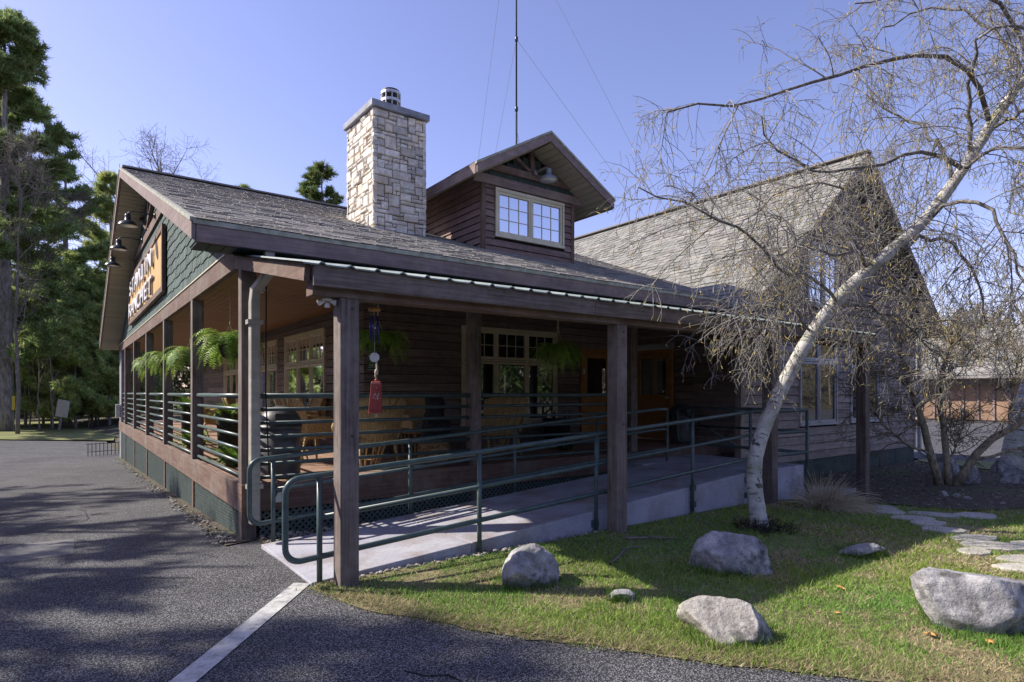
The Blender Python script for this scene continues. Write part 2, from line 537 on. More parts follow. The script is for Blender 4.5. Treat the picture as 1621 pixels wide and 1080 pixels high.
def np_mesh(name, verts, faces, mat, cols=None, parent=None, smooth=False):
    """Bulk mesh from arrays; all faces have the same corner count; cols is one colour per face."""
    verts = np.asarray(verts, np.float32).reshape(-1, 3)
    faces = np.asarray(faces, np.int32)
    nf, k = faces.shape
    me = bpy.data.meshes.new(name)
    me.vertices.add(len(verts))
    me.vertices.foreach_set('co', verts.ravel())
    me.loops.add(nf * k)
    me.loops.foreach_set('vertex_index', faces.ravel())
    me.polygons.add(nf)
    me.polygons.foreach_set('loop_start', np.arange(0, nf * k, k, dtype=np.int32))
    me.polygons.foreach_set('loop_total', np.full(nf, k, dtype=np.int32))
    if smooth:
        me.polygons.foreach_set('use_smooth', np.ones(nf, bool))
    me.update(calc_edges=True)
    if cols is not None:
        a = me.color_attributes.new('Col', 'FLOAT_COLOR', 'CORNER')
        c = np.ones((nf, k, 4), np.float32)
        c[:, :, :3] = np.asarray(cols, np.float32)[:, None, :]
        a.data.foreach_set('color', c.ravel())
    me.materials.append(MT[mat])
    o = bpy.data.objects.new(name, me)
    link(o, parent)
    return o

def nrm(a):
    return a / np.maximum(np.linalg.norm(a, axis=-1, keepdims=True), 1e-9)

def batch_tubes(P, rad, n=3):
    """Polylines P (N,K,3), radii (N,K) -> verts, quads of thin n-sided tubes."""
    N, K, _ = P.shape
    d = nrm(P[:, -1] - P[:, 0])
    ref = np.where(np.abs(d[:, 2:3]) < .9, np.array([[0, 0, 1.]]), np.array([[1., 0, 0]]))
    x = nrm(np.cross(d, ref))
    y = np.cross(d, x)
    ang = 2 * np.pi * np.arange(n) / n
    ring = x[:, None, None, :] * np.cos(ang)[None, None, :, None] + y[:, None, None, :] * np.sin(ang)[None, None, :, None]
    vs = P[:, :, None, :] + ring * rad[:, :, None, None]
    idx = np.arange(N * K * n).reshape(N, K, n)
    a = idx[:, :-1, :]
    b = np.roll(a, -1, axis=2)
    c2 = idx[:, 1:, :]
    d2 = np.roll(c2, -1, axis=2)
    return vs.reshape(-1, 3), np.stack([a, b, d2, c2], -1).reshape(-1, 4)

def children_of(P, m, lmin, lmax, K=5, spread=.9, droop=.4, up=0., t0=.1, t1=1., wig=.15, taper=.5, rng=RNG):
    """m side shoots on every polyline of P."""
    N, Kp, _ = P.shape
    t = rng.uniform(t0, t1, (N, m)) * (Kp - 1)
    i = np.clip(t.astype(int), 0, Kp - 2)
    w = (t - i)[..., None]
    ar = np.arange(N)[:, None]
    pos = P[ar, i] * (1 - w) + P[ar, i + 1] * w
    tan = nrm(P[ar, i + 1] - P[ar, i])
    rnd = nrm(rng.normal(size=(N, m, 3)))
    perp = nrm(rnd - tan * (rnd * tan).sum(-1, keepdims=True))
    d = nrm(tan * (1 - spread * rng.uniform(.5, 1., (N, m, 1))) + perp * spread + np.array([0, 0, up]))
    L = rng.uniform(lmin, lmax, (N, m)) * (1 - taper * (t / (Kp - 1)))
    out = np.empty((N, m, K, 3))
    out[:, :, 0] = pos
    st = (L / (K - 1))[..., None]
    for k in range(1, K):
        d = nrm(d + np.array([0, 0, -droop / (K - 1)]) + rng.normal(size=d.shape) * wig)
        out[:, :, k] = out[:, :, k - 1] + d * st
    return out.reshape(N * m, K, 3)

def resample(pts, K):
    pts = np.asarray(pts, float)
    # smooth then resample by length
    for _ in range(2):
        q = [pts[0]]
        for a, b in zip(pts[:-1], pts[1:]):
            q += [a * .75 + b * .25, a * .25 + b * .75]
        q.append(pts[-1])
        pts = np.array(q)
    s = np.r_[0, np.cumsum(np.linalg.norm(np.diff(pts, axis=0), axis=1))]
    t = np.linspace(0, s[-1], K)
    return np.stack([np.interp(t, s, pts[:, i]) for i in range(3)], 1)

def ss(a, b, x):
    t = min(1., max(0., (x - a) / (b - a)))
    return t * t * (3 - 2 * t)

def gz(x, y):
    """Ground height: level at the porch, falling to the left rear and a little to the right."""
    z = -.25 * ss(7.5, 12, x) - .1 * ss(15, 22, x)
    if x < 5:
        z -= .7 * min(1, max(0, (y - 6.5) / 19.)) ** .9 * (1 - ss(3.5, 5, x)) if y > 6.5 else 0
        z += .35 * ss(0, -25, x) * ss(25, 45, y)
    return z

def drape(name, poly, dz, mat, step=1., kind='structure', wob=0.):
    bm = bmesh.new()
    bm.faces.new([bm.verts.new((x, y, 0)) for x, y in poly])
    xs, ys = [p[0] for p in poly], [p[1] for p in poly]
    for ax, lo, hi in ((0, min(xs), max(xs)), (1, min(ys), max(ys))):
        k = math.floor(lo / step) * step + step
        while k < hi:
            co = V(k, 0, 0) if ax == 0 else V(0, k, 0)
            no = V(1, 0, 0) if ax == 0 else V(0, 1, 0)
            bmesh.ops.bisect_plane(bm, geom=bm.verts[:] + bm.edges[:] + bm.faces[:], plane_co=co, plane_no=no)
            k += step
    for v in bm.verts:
        v.co.z = gz(v.co.x, v.co.y) + dz
        if wob:
            v.co.z += wob * noise.noise(V(v.co.x * 1.3, v.co.y * 1.3, 3))
    bmesh.ops.recalc_face_normals(bm, faces=bm.faces[:])
    if sum(f.normal.z for f in bm.faces) < 0:
        bmesh.ops.reverse_faces(bm, faces=bm.faces[:])
    me = bpy.data.meshes.new(name)
    bm.to_mesh(me)
    bm.free()
    me.materials.append(MT[mat])
    o = bpy.data.objects.new(name, me)
    link(o)
    o['kind'] = kind
    return o

def in_poly(x, y, poly):
    r = False
    j = len(poly) - 1
    for i in range(len(poly)):
        xi, yi = poly[i]
        xj, yj = poly[j]
        if (yi > y) != (yj > y) and x < (xj - xi) * (y - yi) / (yj - yi) + xi:
            r = not r
        j = i
    return r

# ---------------------------------------------------------------- the ground
def make_ground():
    rs = [0, 3, 6, 10, 15, 22, 30, 40, 55, 75, 100, 150, 250, 500, 1200]
    n = 48
    vs, fs = [(5, 8, gz(5, 8) - .06)], []
    for r in rs[1:]:
        for j in range(n):
            a = 2 * math.pi * j / n
            x, y = 5 + r * math.cos(a), 8 + r * math.sin(a)
            vs.append((x, y, min(gz(x, y) - .08 - .1 * ss(3, 15, r), 0)))
    for j in range(n):
        fs.append((0, 1 + j, 1 + (j + 1) % n))
    for k in range(len(rs) - 2):
        for j in range(n):
            a, b = 1 + k * n + j, 1 + k * n + (j + 1) % n
            fs.append((a, a + n, b + n, b))
    MB().add(vs, fs).build('ground', 'forestfloor', kind='structure', smooth=True)
make_ground()
LAWN = [(1.66, 5.0), (1.74, 4.55), (1.95, 4.05), (2.33, 3.37), (2.76, 2.78), (3.08, 2.29), (3.5, 1.74), (3.9, 1.31), (4.25, .75),
        (4.8, -.6), (6, -3), (20, -6), (21.2, 4.7), (19.6, 7.0), (18.6, 6.9), (10.5, 6.9), (9.7, 5.25), (8.3, 5.0), (1.9, 5.02)]
drape('asphalt_drive', [(-60, -30), (14, -30), (9, -8), (5.2, -1), (4.6, .9), (3.6, 2.2), (2.4, 4.0), (2.2, 5.2), (1.85, 7.2), (1.75, 26), (1.6, 34.3),
                        (-4, 39.5), (-16, 41), (-60, 44)], .0, 'asphalt', 1.5)
rdl = random.Random(44)
SOIL = []
for (ax, ay), (bx, by) in zip(LAWN[0:9], LAWN[1:10]):
    n_ = max(2, int(math.hypot(bx - ax, by - ay) / .09))
    for k in range(n_):
        t = k / n_
        x, y = ax + (bx - ax) * t, ay + (by - ay) * t
        nx, ny = -(by - ay), bx - ax
        l_ = math.hypot(nx, ny)
        d_ = .05 + .05 * noise.noise(V(x * 2.2, y * 2.2, 1)) + rdl.uniform(-.018, .018)
        SOIL.append((x + nx / l_ * -d_ * -1 * -1, y + ny / l_ * -d_ * -1 * -1))
drape('lawn_edge_soil', SOIL + LAWN[10:], .007, 'earthlawn', .5)
drape('lawn', LAWN, .012, 'earthlawn', .5, wob=.02)
drape('far_lawn', [(1.9, 34.5), (4, 60), (-50, 66), (-60, 44.5), (-16, 41.3), (-4, 39.8)], .03, 'farlawn', 3.)
drape('side_parking_lot', [(21.8, -12), (21.4, 4.8), (20.2, 7.2), (22, 30), (52, 34), (70, -20)], .0, 'asphalt', 4.)
MULCH = [(9.9, 5.4), (10.6, 6.75), (18.5, 6.8), (18.2, 5.6), (16.6, 4.0), (13.2, 2.6), (11.2, 3.3), (10.4, 4.3)]
drape('mulch_bed', MULCH, .03, 'mulch', .5, wob=.03)
drape('painted_line', [(1.56, 5.20), (1.67, 5.10), (-.32, 2.6), (-.43, 2.7)], .006, 'paint', .5)
for pts in ([(-2.4, 6.6), (-1.6, 6.1), (-1.1, 6.35), (-.3, 5.9), (.4, 6.2), (1.0, 5.8)], [(-.2, 9.2), (.3, 10.4), (.2, 11.6), (.8, 13.0), (.7, 14.4)], [(1.6, 3.2), (2.0, 2.5), (2.1, 1.9), (2.7, 1.1)]):
    rdl.seed(len(pts))
    up_, dn_ = [], []
    for (ax, ay), (bx, by) in zip(pts[:-1], pts[1:]):
        for k in range(6):
            t = k / 6
            jx_, jy_ = rdl.uniform(-.03, .03), rdl.uniform(-.03, .03)
            w_ = rdl.uniform(.003, .009)
            up_.append((ax + (bx - ax) * t + jx_ + w_, ay + (by - ay) * t + jy_ + w_))
            dn_.append((ax + (bx - ax) * t + jx_ - w_, ay + (by - ay) * t + jy_ - w_))
    drape('asphalt_crack', up_ + dn_[::-1], .003, 'black', .5)
drape('crack_strip', [(.72, 3.0), (.95, 2.92), (1.15, 2.72), (1.42, 2.66), (1.75, 2.42), (1.76, 2.405), (1.42, 2.64), (1.14, 2.70), (.94, 2.90), (.72, 2.985)], .003, 'black', .5)
drape('asphalt_patch', [(-1.5, 7.75), (.08, 7.7), (.1, 8.75), (-1.45, 8.85)], .004, 'flagasphalt', .5)
lake = MB().add([(-1.5, 60, -.79), (9, 60, -.79), (16, 130, -.79), (-4, 130, -.79)], [(0, 1, 2, 3)]).build('lake', 'water', kind='structure')

# ================================================================ THE LODGE
lodge = thing('lodge', 'dark timber lodge with wrap-around porch, stone chimney and grey shingle roofs', 'building', (5, 12, 0))
LOFF = -Vector((5, 12, 0))
def lpart(mb, name, mat, parent=None, **k):
    """A part of the lodge given in world coordinates."""
    o = mb.build(name, mat, parent or lodge, **k)
    if parent is None:
        o.location = LOFF
    return o

EY, EZ, PIT = 6.79, 3.36, .35              # front eave and pitch of the main roof
RY, RZ = 16.46, 3.36 + .35 * (16.46 - 6.79)
RX0, RX1 = 1.07, 14.2
FY = 2 * RY - EY
WPX, WPZ, WM = 14.7, 7.07, .84             # wing ridge
WY0, WY1, WEX0, WEX1 = 6.24, 20.0, 10.12, 19.28
def roofz(y):
    return EZ + PIT * (y - EY)
def wingz(x):
    return WPZ - WM * abs(WPX - x)

def shingle_field(mb, O, u, v, ulen, vlen, inside, du=.30, dv=.145, th=.0045, tint=(.72, 1.2), seed=1):
    rd = random.Random(seed)
    O, u, v = Vector(O), Vector(u).normalized(), Vector(v).normalized()
    n = u.cross(v)
    if n.z < 0:
        n = -n
    rows = int(vlen / dv)
    for r in range(rows):
        b0 = r * dv
        a = -rd.random() * du
        while a < ulen:
            w = du * rd.uniform(.55, 1.25)
            a0, a1 = max(0, a), min(ulen, a + w)
            a += w
            if a1 - a0 < .03:
                continue
            c = O + u * (a0 + a1) * .5 + v * (b0 + dv * .5)
            if not inside(c):
                continue
            h = th * rd.choice((.5, .8, 1.9))
            drop = rd.choice((0, 0, .0, .025))
            g = .006
            p = [O + u * (a0 + g) + v * (b0 - drop), O + u * (a1 - g) + v * (b0 - drop), O + u * (a1 - g) + v * (b0 + dv * 1.25), O + u * (a0 + g) + v * (b0 + dv * 1.25)]
            top = [p[0] + n * (h + .005), p[1] + n * (h + .005), p[2] + n * .002, p[3] + n * .002]
            t = rd.uniform(*tint)
            k = (t * rd.uniform(.97, 1.04), t, t * rd.uniform(.94, 1.02))
            mb.add(top + [p[0], p[1]], [(0, 1, 2, 3), (4, 5, 1, 0), (4, 0, 3), (5, 2, 1)], k)

# --- roofs
sl = math.hypot(1, PIT)
mr = MB()
mr.prism([(RX0, EY, EZ), (RX0, RY, RZ), (RX0, FY, EZ), (RX0, FY, EZ - .1), (RX0, RY, RZ - .1), (RX0, EY, EZ - .1)], (RX1 - RX0, 0, 0))
main_roof = lpart(mr, 'main_roof', 'shingle')
sh = MB()
shingle_field(sh, (RX0 - .02, EY - .03, EZ + .002), (1, 0, 0), (0, 1, PIT), RX1 - RX0, (RY - EY) * sl,
              lambda c: wingz(c.x) < c.z + .1 and not (4.45 < c.x < 5.45 and 10.15 < c.y < 11.3) and not (6.4 < c.x < 8.55 and c.y > 9.55 and c.z < 6.55 - .57 * abs(c.x - 7.48)), seed=3)
lpart(sh, 'roof_shingles', 'shingle', main_roof, kind='stuff')
fs_ = MB()
shingle_field(fs_, (RX0 - .02, FY, EZ), (1, 0, 0), (0, -1, PIT), 8, (RY - EY) * sl, lambda c: True, du=.6, dv=.4, seed=4)
lpart(fs_, 'rear_shingles', 'shingle', main_roof, kind='stuff')
lpart(MB().bar((RX0, RY, RZ + .03), (RX1, RY, RZ + .03), .28, .035), 'ridge_cap', 'shingle', main_roof)
lpart(MB().box(RX0 - .03, 10.35, EY - .035, EY - .002, EZ - .055, EZ - .006), 'drip_edge', 'drip', main_roof)
lpart(MB().box(RX0, 10.4, EY - .022, EY + .04, EZ - .23, EZ - .057), 'eave_fascia', 'fascia_x', bevel=.004)
for s, y0, nm in ((1, EY, 'rake_board'), (-1, FY, 'rake_board')):
    pts = [(RX0 - .045, y0 + (-.01 * s), EZ - .015), (RX0 - .045, RY, RZ - .015), (RX0 - .045, RY, RZ - .21), (RX0 - .045, y0 - .01 * s, EZ - .21)]
    lpart(MB().prism(pts, (.04, 0, 0)), nm, 'fascia_y', bevel=.004)
    pts = [(RX0 - .06, y0 - .02 * s, EZ + .012), (RX0 - .06, RY, RZ + .012), (RX0 - .06, RY, RZ - .03), (RX0 - .06, y0 - .02 * s, EZ - .03)]
    lpart(MB().prism(pts, (.06, 0, 0)), 'rake_drip_edge', 'drip', main_roof)
# soffit boards of the gable overhang, running from rake board to wall
bd = .15
mesh_s = None
for k in range(int((FY - RY) * sl / bd) + 1):
    y = FY - .05 - k * bd / sl
    if y < RY + .1:
        break
    z = roofz(2 * RY - y) - .205
    o = bpy.data.objects.new('soffit_board', mesh_s) if mesh_s else None
    if o is None:
        mesh_s = MB().bar((0, 0, 0), (.548, 0, 0), bd - .012, .02).mesh('soffit_board', 'soffit_x')
        o = bpy.data.objects.new('soffit_board', mesh_s)
    link(o, lodge)
    o.location = Vector((RX0 + .002, y, z)) + LOFF
    o.rotation_euler = (-math.atan(PIT), 0, 0)
lpart(MB().prism([(RX0, EY + .05, EZ - .19), (RX0, RY, RZ - .19), (RX0, RY, RZ - .2), (RX0, EY + .05, EZ - .2)], (.548, 0, 0)), 'near_soffit', 'soffit_y')
# green eave soffit
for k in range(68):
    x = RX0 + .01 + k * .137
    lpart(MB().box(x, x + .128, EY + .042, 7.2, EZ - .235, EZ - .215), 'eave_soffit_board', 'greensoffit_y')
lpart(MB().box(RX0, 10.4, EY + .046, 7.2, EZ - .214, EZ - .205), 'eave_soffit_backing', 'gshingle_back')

# wing roof
wr = MB()
wr.prism([(WEX0, WY0, wingz(WEX0)), (WPX, WY0, WPZ), (WEX1, WY0, wingz(WEX1)), (WEX1, WY0, wingz(WEX1) - .12), (WPX, WY0, WPZ - .12), (WEX0, WY0, wingz(WEX0) - .12)], (0, WY1 - WY0, 0))
wing_roof = lpart(wr, 'wing_roof', 'wingshingle')
wl = math.hypot(1, WM)
sh = MB()
shingle_field(sh, (WEX0, WY0 - .03, wingz(WEX0) + .002), (0, 1, 0), (1, 0, WM), 15, (WPX - WEX0) * wl,
              lambda c: c.y < EY + .05 or c.z > roofz(min(c.y, 2 * RY - c.y)) - .1, du=.24, dv=.15, th=.011, tint=(.70, 1.18), seed=9)
lpart(sh, 'wing_shingles', 'wingshingle', wing_roof, kind='stuff')
lpart(MB().bar((WPX, WY0 - .02, WPZ + .03), (WPX, WY1, WPZ + .03), .26, .04), 'wing_ridge_cap', 'shingle', wing_roof)
for s, xe in ((1, WEX0), (-1, WEX1)):
    pts = [(xe, WY0 - .045, wingz(xe) - .01), (WPX, WY0 - .045, WPZ - .01), (WPX, WY0 - .045, WPZ - .25), (xe, WY0 - .045, wingz(xe) - .25)]
    lpart(MB().prism(pts, (0, .04, 0)), 'wing_rake_board', 'timber_x', bevel=.004)
for k in range(36):
    x = WPX - .06 - k * .125
    if x < WEX0 + .1:
        break
    lpart(MB().bar((x, WY0, wingz(x) - .235), (x, 6.74, wingz(x) - .235), .02, .15, up=(1, 0, WM)), 'wing_soffit_board', 'siding_y')

# --- gable wall over the side porch
gw = MB()
gw.prism([(1.64, 7.2, 3.3), (1.64, 7.2, roofz(7.2) - .12), (1.64, RY, RZ - .12), (1.64, FY - .41, roofz(7.2) - .12), (1.64, FY - .41, 3.3)], (.12, 0, 0))
gable_wall = lpart(gw, 'gable_wall', 'gshingle_back')
gvar = []
for w in (.15, .19, .23, .27):
    m = MB()
    m.add([(0, 0, 0), (0, w - .008, 0), (0, w - .008, .26), (0, 0, .26), (-.024, 0, 0), (-.024, w - .008, 0), (-.006, w - .008, .26), (-.006, 0, .26)],
          [(0, 3, 2, 1), (4, 5, 6, 7), (0, 1, 5, 4), (1, 2, 6, 5), (2, 3, 7, 6), (3, 0, 4, 7)])
    gvar.append((w, m.mesh('wall_shingle', 'gshingle')))
rd = random.Random(5)
cells = []
z = 3.31
while z < RZ - .4:
    y = 7.2 + rd.random() * .1
    while y < 25.6:
        w, me = gvar[rd.randrange(4)]
        yy = y + w
        top = min(roofz(y), roofz(2 * RY - yy)) - .16
        if z + .2 < top:
            cells.append((y, z + rd.choice((0, .03, 0, .02)), w, me))
        elif z < top - .04:
            cells.append((y, z, w, None))
        y = yy
    z += .175
full = [c for c in cells if c[3] is not None]
full.sort(key=lambda c: c[0])
for y, z, w, me in full[:300]:
    o = bpy.data.objects.new('wall_shingle', me)
    link(o, gable_wall)
    o.location = (1.637, y, z)
rest = MB()
for y, z, w, me in full[300:] + [c for c in cells if c[3] is None]:
    h = .26 if me else max(.05, min(roofz(y), roofz(2 * RY - y - w)) - .13 - z)
    rest.add([(1.637, y, z), (1.637, y + w - .008, z), (1.637, y + w - .008, z + h), (1.637, y, z + h), (1.613, y, z), (1.613, y + w - .008, z), (1.631, y + w - .008, z + h), (1.631, y, z + h)],
             [(4, 5, 6, 7), (0, 1, 5, 4), (1, 2, 6, 5), (3, 0, 4, 7)])
lpart(rest, 'far_wall_shingles', 'gshingle', gable_wall, kind='stuff')
lpart(MB().box(1.585, 1.66, 7.17, 25.75, 3.04, 3.28), 'gable_beam', 'redwood_y', bevel=.006)
lpart(MB().box(1.57, 1.67, 7.16, 25.75, 3.283, 3.30), 'beam_flashing', 'trim')
lpart(MB().box(1.66, 10.4, 7.17, 7.25, 3.04, 3.145), 'front_beam', 'timber_x')
# truss timbers in the gable peak
lpart(MB().bar((1.60, 13.0, 5.34), (1.60, 19.9, 5.34), .05, .2), 'gable_tie_beam', 'redwood_y')
lpart(MB().box(1.575, 1.625, RY - .09, RY + .09, 5.44, RZ - .2), 'king_post', 'redwood_z')
for s in (-1, 1):
    lpart(MB().bar((1.598, RY + s * .1, 5.45), (1.598, RY + s * 1.5, 6.02), .04, .12, up=(1, 0, 0)), 'gable_strut', 'redwood_y')

# --- porch deck
DZ = .58
for k in range(17):
    x = 1.70 + k * .137
    lpart(MB().box(x, x + .130, 7.24 if k < 0 else 9.62, 25.6, DZ - .04, DZ), 'deck_board', 'deck_y')
for k in range(17):
    y = 7.26 + k * .139
    lpart(MB().box(1.66, 10.43, y, y + .132, DZ - .04, DZ), 'deck_board', 'deck_x')
lpart(MB().box(1.58, 1.66, 7.16, 25.7, .27, DZ + .004), 'side_rim_board', 'redwood_y', bevel=.006)
lpart(MB().box(1.662, 10.44, 7.165, 7.25, .27, DZ + .004), 'front_rim_board', 'redwood_x', bevel=.006)
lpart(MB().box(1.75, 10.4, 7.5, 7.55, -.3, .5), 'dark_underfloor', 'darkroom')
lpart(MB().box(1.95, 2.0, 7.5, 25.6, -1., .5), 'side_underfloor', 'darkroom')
# lattice skirting: crossed slats, too fine to pick apart
def lattice(fn, L, z0f, z1, name):
    mb = MB()
    st = .075
    for s in (1, -1):
        d = .004 if s > 0 else 0.
        k = -8
        while k * st < L + 1.2:
            a0 = k * st
            # slat from bottom to top at 45 degrees
            zb = z0f(min(max(a0, 0), L))
            A, B = (a0, zb), (a0 + s * (z1 - zb), z1)
            k += 1
            (xa, za), (xb, zb2) = A, B
            if xa > xb:
                (xa, za), (xb, zb2) = (xb, zb2), (xa, za)
            if xb < 0 or xa > L or xb - xa < .01:
                continue
            if xa < 0:
                za += (zb2 - za) * (0 - xa) / (xb - xa)
                xa = 0
            if xb > L:
                zb2 = za + (zb2 - za) * (L - xa) / (xb - xa)
                xb = L
            mb.bar(fn(xa, za, d), fn(xb, zb2, d), .0035, .025, up=fn(0, 1, 0) - fn(0, 0, 0))
    return lpart(mb, name, 'lattice', kind='stuff')
POSTY = [7.27, 10.47, 13.75, 16.95, 20.15, 23.2, 25.75]
for a, b in zip(POSTY[:-1], POSTY[1:]):
    lattice(lambda t, z, d, a=a: V(1.625 - d, a + .08 + t, z), b - a - .16, lambda t, a=a: gz(1.5, a + t) - .02, .272, 'side_lattice')
for a, b in ((1.78, 4.62), (4.78, 7.88)):
    lattice(lambda t, z, d, a=a: V(a + t, 7.205 - d, z), b - a, lambda t: -.05, .272, 'front_lattice')
for y in POSTY[1:]:
    lpart(MB().box(1.60, 1.66, y - .06, y + .06, gz(1.5, y) - .1, .272), 'skirt_post', 'redwood_z')

# --- posts
for i, y in enumerate(POSTY[:-1]):
    lpart(MB().box(1.585, 1.745, y - .08, y + .08, -.05 if i == 0 else DZ - .02, 3.04), 'porch_post', 'timber_z', bevel=.008)
lpart(MB().box(1.60, 1.72, 24.9, 25.74, -.75, 3.04), 'end_wall_panel', 'cap')
mtr = lpart(MB().box(1.45, 1.6, 25.05, 25.3, .75, 1.2), 'meter_box', 'steel', bevel=.02)
for x in (4.70, 7.97):
    lpart(MB().box(x - .08, x + .08, 7.19, 7.35, -.05, 3.04), 'porch_post', 'timber_z', bevel=.008)
for x, z in ((1.89, -.1), (5.11, -.1), (8.30, -.12), (11.26, -.3)):
    cp_ = lpart(MB().box(x - .082, x + .082, 4.79, 4.954, z, 2.385), 'canopy_post', 'timber_z', bevel=.012)
    for bz in (2.3, 1.25):
        lpart(MB().lathe([(.012, 0), (.012, .006), (.006, .009)], (x + .02, 4.79, bz), 8, axis=(0, -1, 0)), 'bolt', 'enamel', cp_)

# --- porch railing: seven pipes per bay
def rail_run(fn, a, b, name='porch_rail_bay'):
    root = None
    for k in range(7):
        z = DZ + .055 + k * .156
        r = .031 if k == 6 else .022
        m = MB().tube([fn(a, z), fn(b, z)], r, 12)
        if root is None:
            root = lpart(m, name, 'green_pipe', smooth=True)
        else:
            lpart(m, 'rail', 'green_pipe', root, smooth=True)
for a, b in zip(POSTY[:-2], POSTY[1:-1]):
    rail_run(lambda t, z: V(1.665, t, z), a + .08, b - .08)
rail_run(lambda t, z: V(1.665, t, z), 23.28, 24.9)
for a, b in ((1.745, 4.62), (4.78, 7.89)):
    rail_run(lambda t, z: V(t, 7.27, z), a, b)

# --- porch ceiling and inner walls
ceil_m = MB()
for k in range(24):
    x = 1.67 + k * .099
    ceil_m.box(x, x + .093, 9.5, 25.7, 3.11, 3.125)
for k in range(23):
    y = 7.26 + k * .099
    ceil_m.box(1.67, 10.43, y, y + .093, 3.11, 3.125)
lpart(ceil_m, 'ceiling_boards', 'ceiling', kind='stuff')
lpart(MB().box(1.66, 10.4, 7.22, 25.7, 3.13, 3.16), 'ceiling_backing', 'darkroom')

def plank_rows(z0, z1, step, fn, a, b, holes, mat, name='siding_plank', th=.03, parent=None, ends=None, gap=.012):
    """Lapped boards along one direction; fn(t, z, out) -> point. holes: (a0, a1, z0, z1)."""
    z = z0
    while z < z1 - .02:
        h = min(step - gap, z1 - z)
        aa, bb = (a, b) if ends is None else ends(z)
        cuts = [(aa, bb)]
        for h0, h1, hz0, hz1 in holes:
            if z + step * .6 > hz0 and z + step * .4 < hz1:
                nc = []
                for p, q in cuts:
                    if h1 <= p or h0 >= q:
                        nc.append((p, q))
                    else:
                        if h0 > p + .03:
                            nc.append((p, h0))
                        if h1 < q - .03:
                            nc.append((h1, q))
                cuts = nc
        for p, q in cuts:
            segs = [(p, q)]
            if q - p > 4.2:
                m_ = p + (q - p) * random.uniform(.35, .65)
                segs = [(p, m_ - .002), (m_ + .002, q)]
            for p2, q2 in segs:
                if q2 - p2 < .03:
                    continue
                b_, t_ = th, .006
                vs = [fn(p2, z, 0), fn(q2, z, 0), fn(q2, z + h, 0), fn(p2, z + h, 0), fn(p2, z, b_), fn(q2, z, b_), fn(q2, z + h, t_), fn(p2, z + h, t_)]
                fsx = [(0, 1, 2, 3), (7, 6, 5, 4), (0, 4, 5, 1), (1, 5, 6, 2), (2, 6, 7, 3), (3, 7, 4, 0)]
                mm = MB().add(vs, fsx)
                lpart(mm, name, mat, parent)
        z += step

IX, IY, WX, WYF = 4.0, 9.5, 10.45, 6.74
# windows as things of the wall: frame with sashes, panes as sub-parts
def window(fn, a0, a1, z0, z1, units, zt, grid, trim, glassm, name='window', fw=.05, curtain=False):
    """fn(t, z, out) maps to space. units = casements side by side; zt = height of the transom rail or None."""
    fr = MB()
    def rb(p, q, zz0, zz1, o0, o1):
        vs = [fn(p, zz0, o0), fn(q, zz0, o0), fn(q, zz1, o0), fn(p, zz1, o0), fn(p, zz0, o1), fn(q, zz0, o1), fn(q, zz1, o1), fn(p, zz1, o1)]
        fr.add(vs, [(0, 1, 2, 3), (7, 6, 5, 4), (0, 4, 5, 1), (1, 5, 6, 2), (2, 6, 7, 3), (3, 7, 4, 0)])
    rb(a0 - .04, a1 + .04, z1, z1 + .06, 0, .05)
    rb(a0 - .05, a1 + .05, z0 - .06, z0, 0, .06)
    rb(a0 - .04, a0, z0, z1, 0, .05)
    rb(a1, a1 + .04, z0, z1, 0, .05)
    w = (a1 - a0) / units
    panes = []
    for i in range(units):
        p, q = a0 + i * w, a0 + (i + 1) * w
        lv = [(z0, z1, grid)] if zt is None else [(z0, zt - .02, None), (zt + .02, z1, grid)]
        if i:
            rb(p - .012, p + .012, z0, z1, 0, .046)
        for zz0, zz1, g in lv:
            e = .004
            rb(p + .014, q - .014, zz0 + e, zz0 + fw, -.02, .035)
            rb(p + .014, q - .014, zz1 - fw, zz1 - e, -.02, .035)
            rb(p + .014, p + fw, zz0 + fw, zz1 - fw, -.02, .034)
            rb(q - fw, q - .014, zz0 + fw, zz1 - fw, -.02, .034)
            if g:
                nx, nz = g
                for j in range(1, nx):
                    t = p + fw + (q - p - 2 * fw) * j / nx
                    rb(t - .007, t + .007, zz0 + fw, zz1 - fw, -.006, .014)
                for j in range(1, nz):
                    t = zz0 + fw + (zz1 - zz0 - 2 * fw) * j / nz
                    rb(p + fw, q - fw, t - .007, t + .007, -.005, .013)
            panes.append((p + fw, q - fw, zz0 + fw, zz1 - fw))
        if zt is not None:
            rb(p, q, zt - .014, zt + .014, 0, .048)
    fo = lpart(fr, name, trim)
    for p, q, zz0, zz1 in panes:
        m = MB().add([fn(p, zz0, .004), fn(q, zz0, .004), fn(q, zz1, .004), fn(p, zz1, .004)], [(0, 1, 2, 3)])
        lpart(m, 'pane', glassm, fo)
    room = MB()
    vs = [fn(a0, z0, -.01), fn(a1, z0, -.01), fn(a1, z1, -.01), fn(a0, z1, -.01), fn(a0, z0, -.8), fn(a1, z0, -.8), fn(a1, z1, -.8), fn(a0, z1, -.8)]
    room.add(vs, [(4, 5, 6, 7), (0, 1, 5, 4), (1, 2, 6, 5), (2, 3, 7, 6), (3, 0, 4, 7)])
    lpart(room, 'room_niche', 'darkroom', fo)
    if curtain:
        for i in range(units):
            p, q = a0 + i * w, a0 + (i + 1) * w
            n = 14
            cm = MB()
            vs = []
            for j in range(n + 1):
                t = p + .05 + (q - p - .1) * j / n
                d = -.12 + .025 * math.sin(j * 2.1)
                vs += [fn(t, z0, d), fn(t, (zt or z1) - .05, d)]
            cm.add(vs, [(2 * j, 2 * j + 2, 2 * j + 3, 2 * j + 1) for j in range(n)])
            if curtain is True or i in curtain:
                lpart(cm, 'curtain', 'curtain', fo, smooth=True)
    return fo

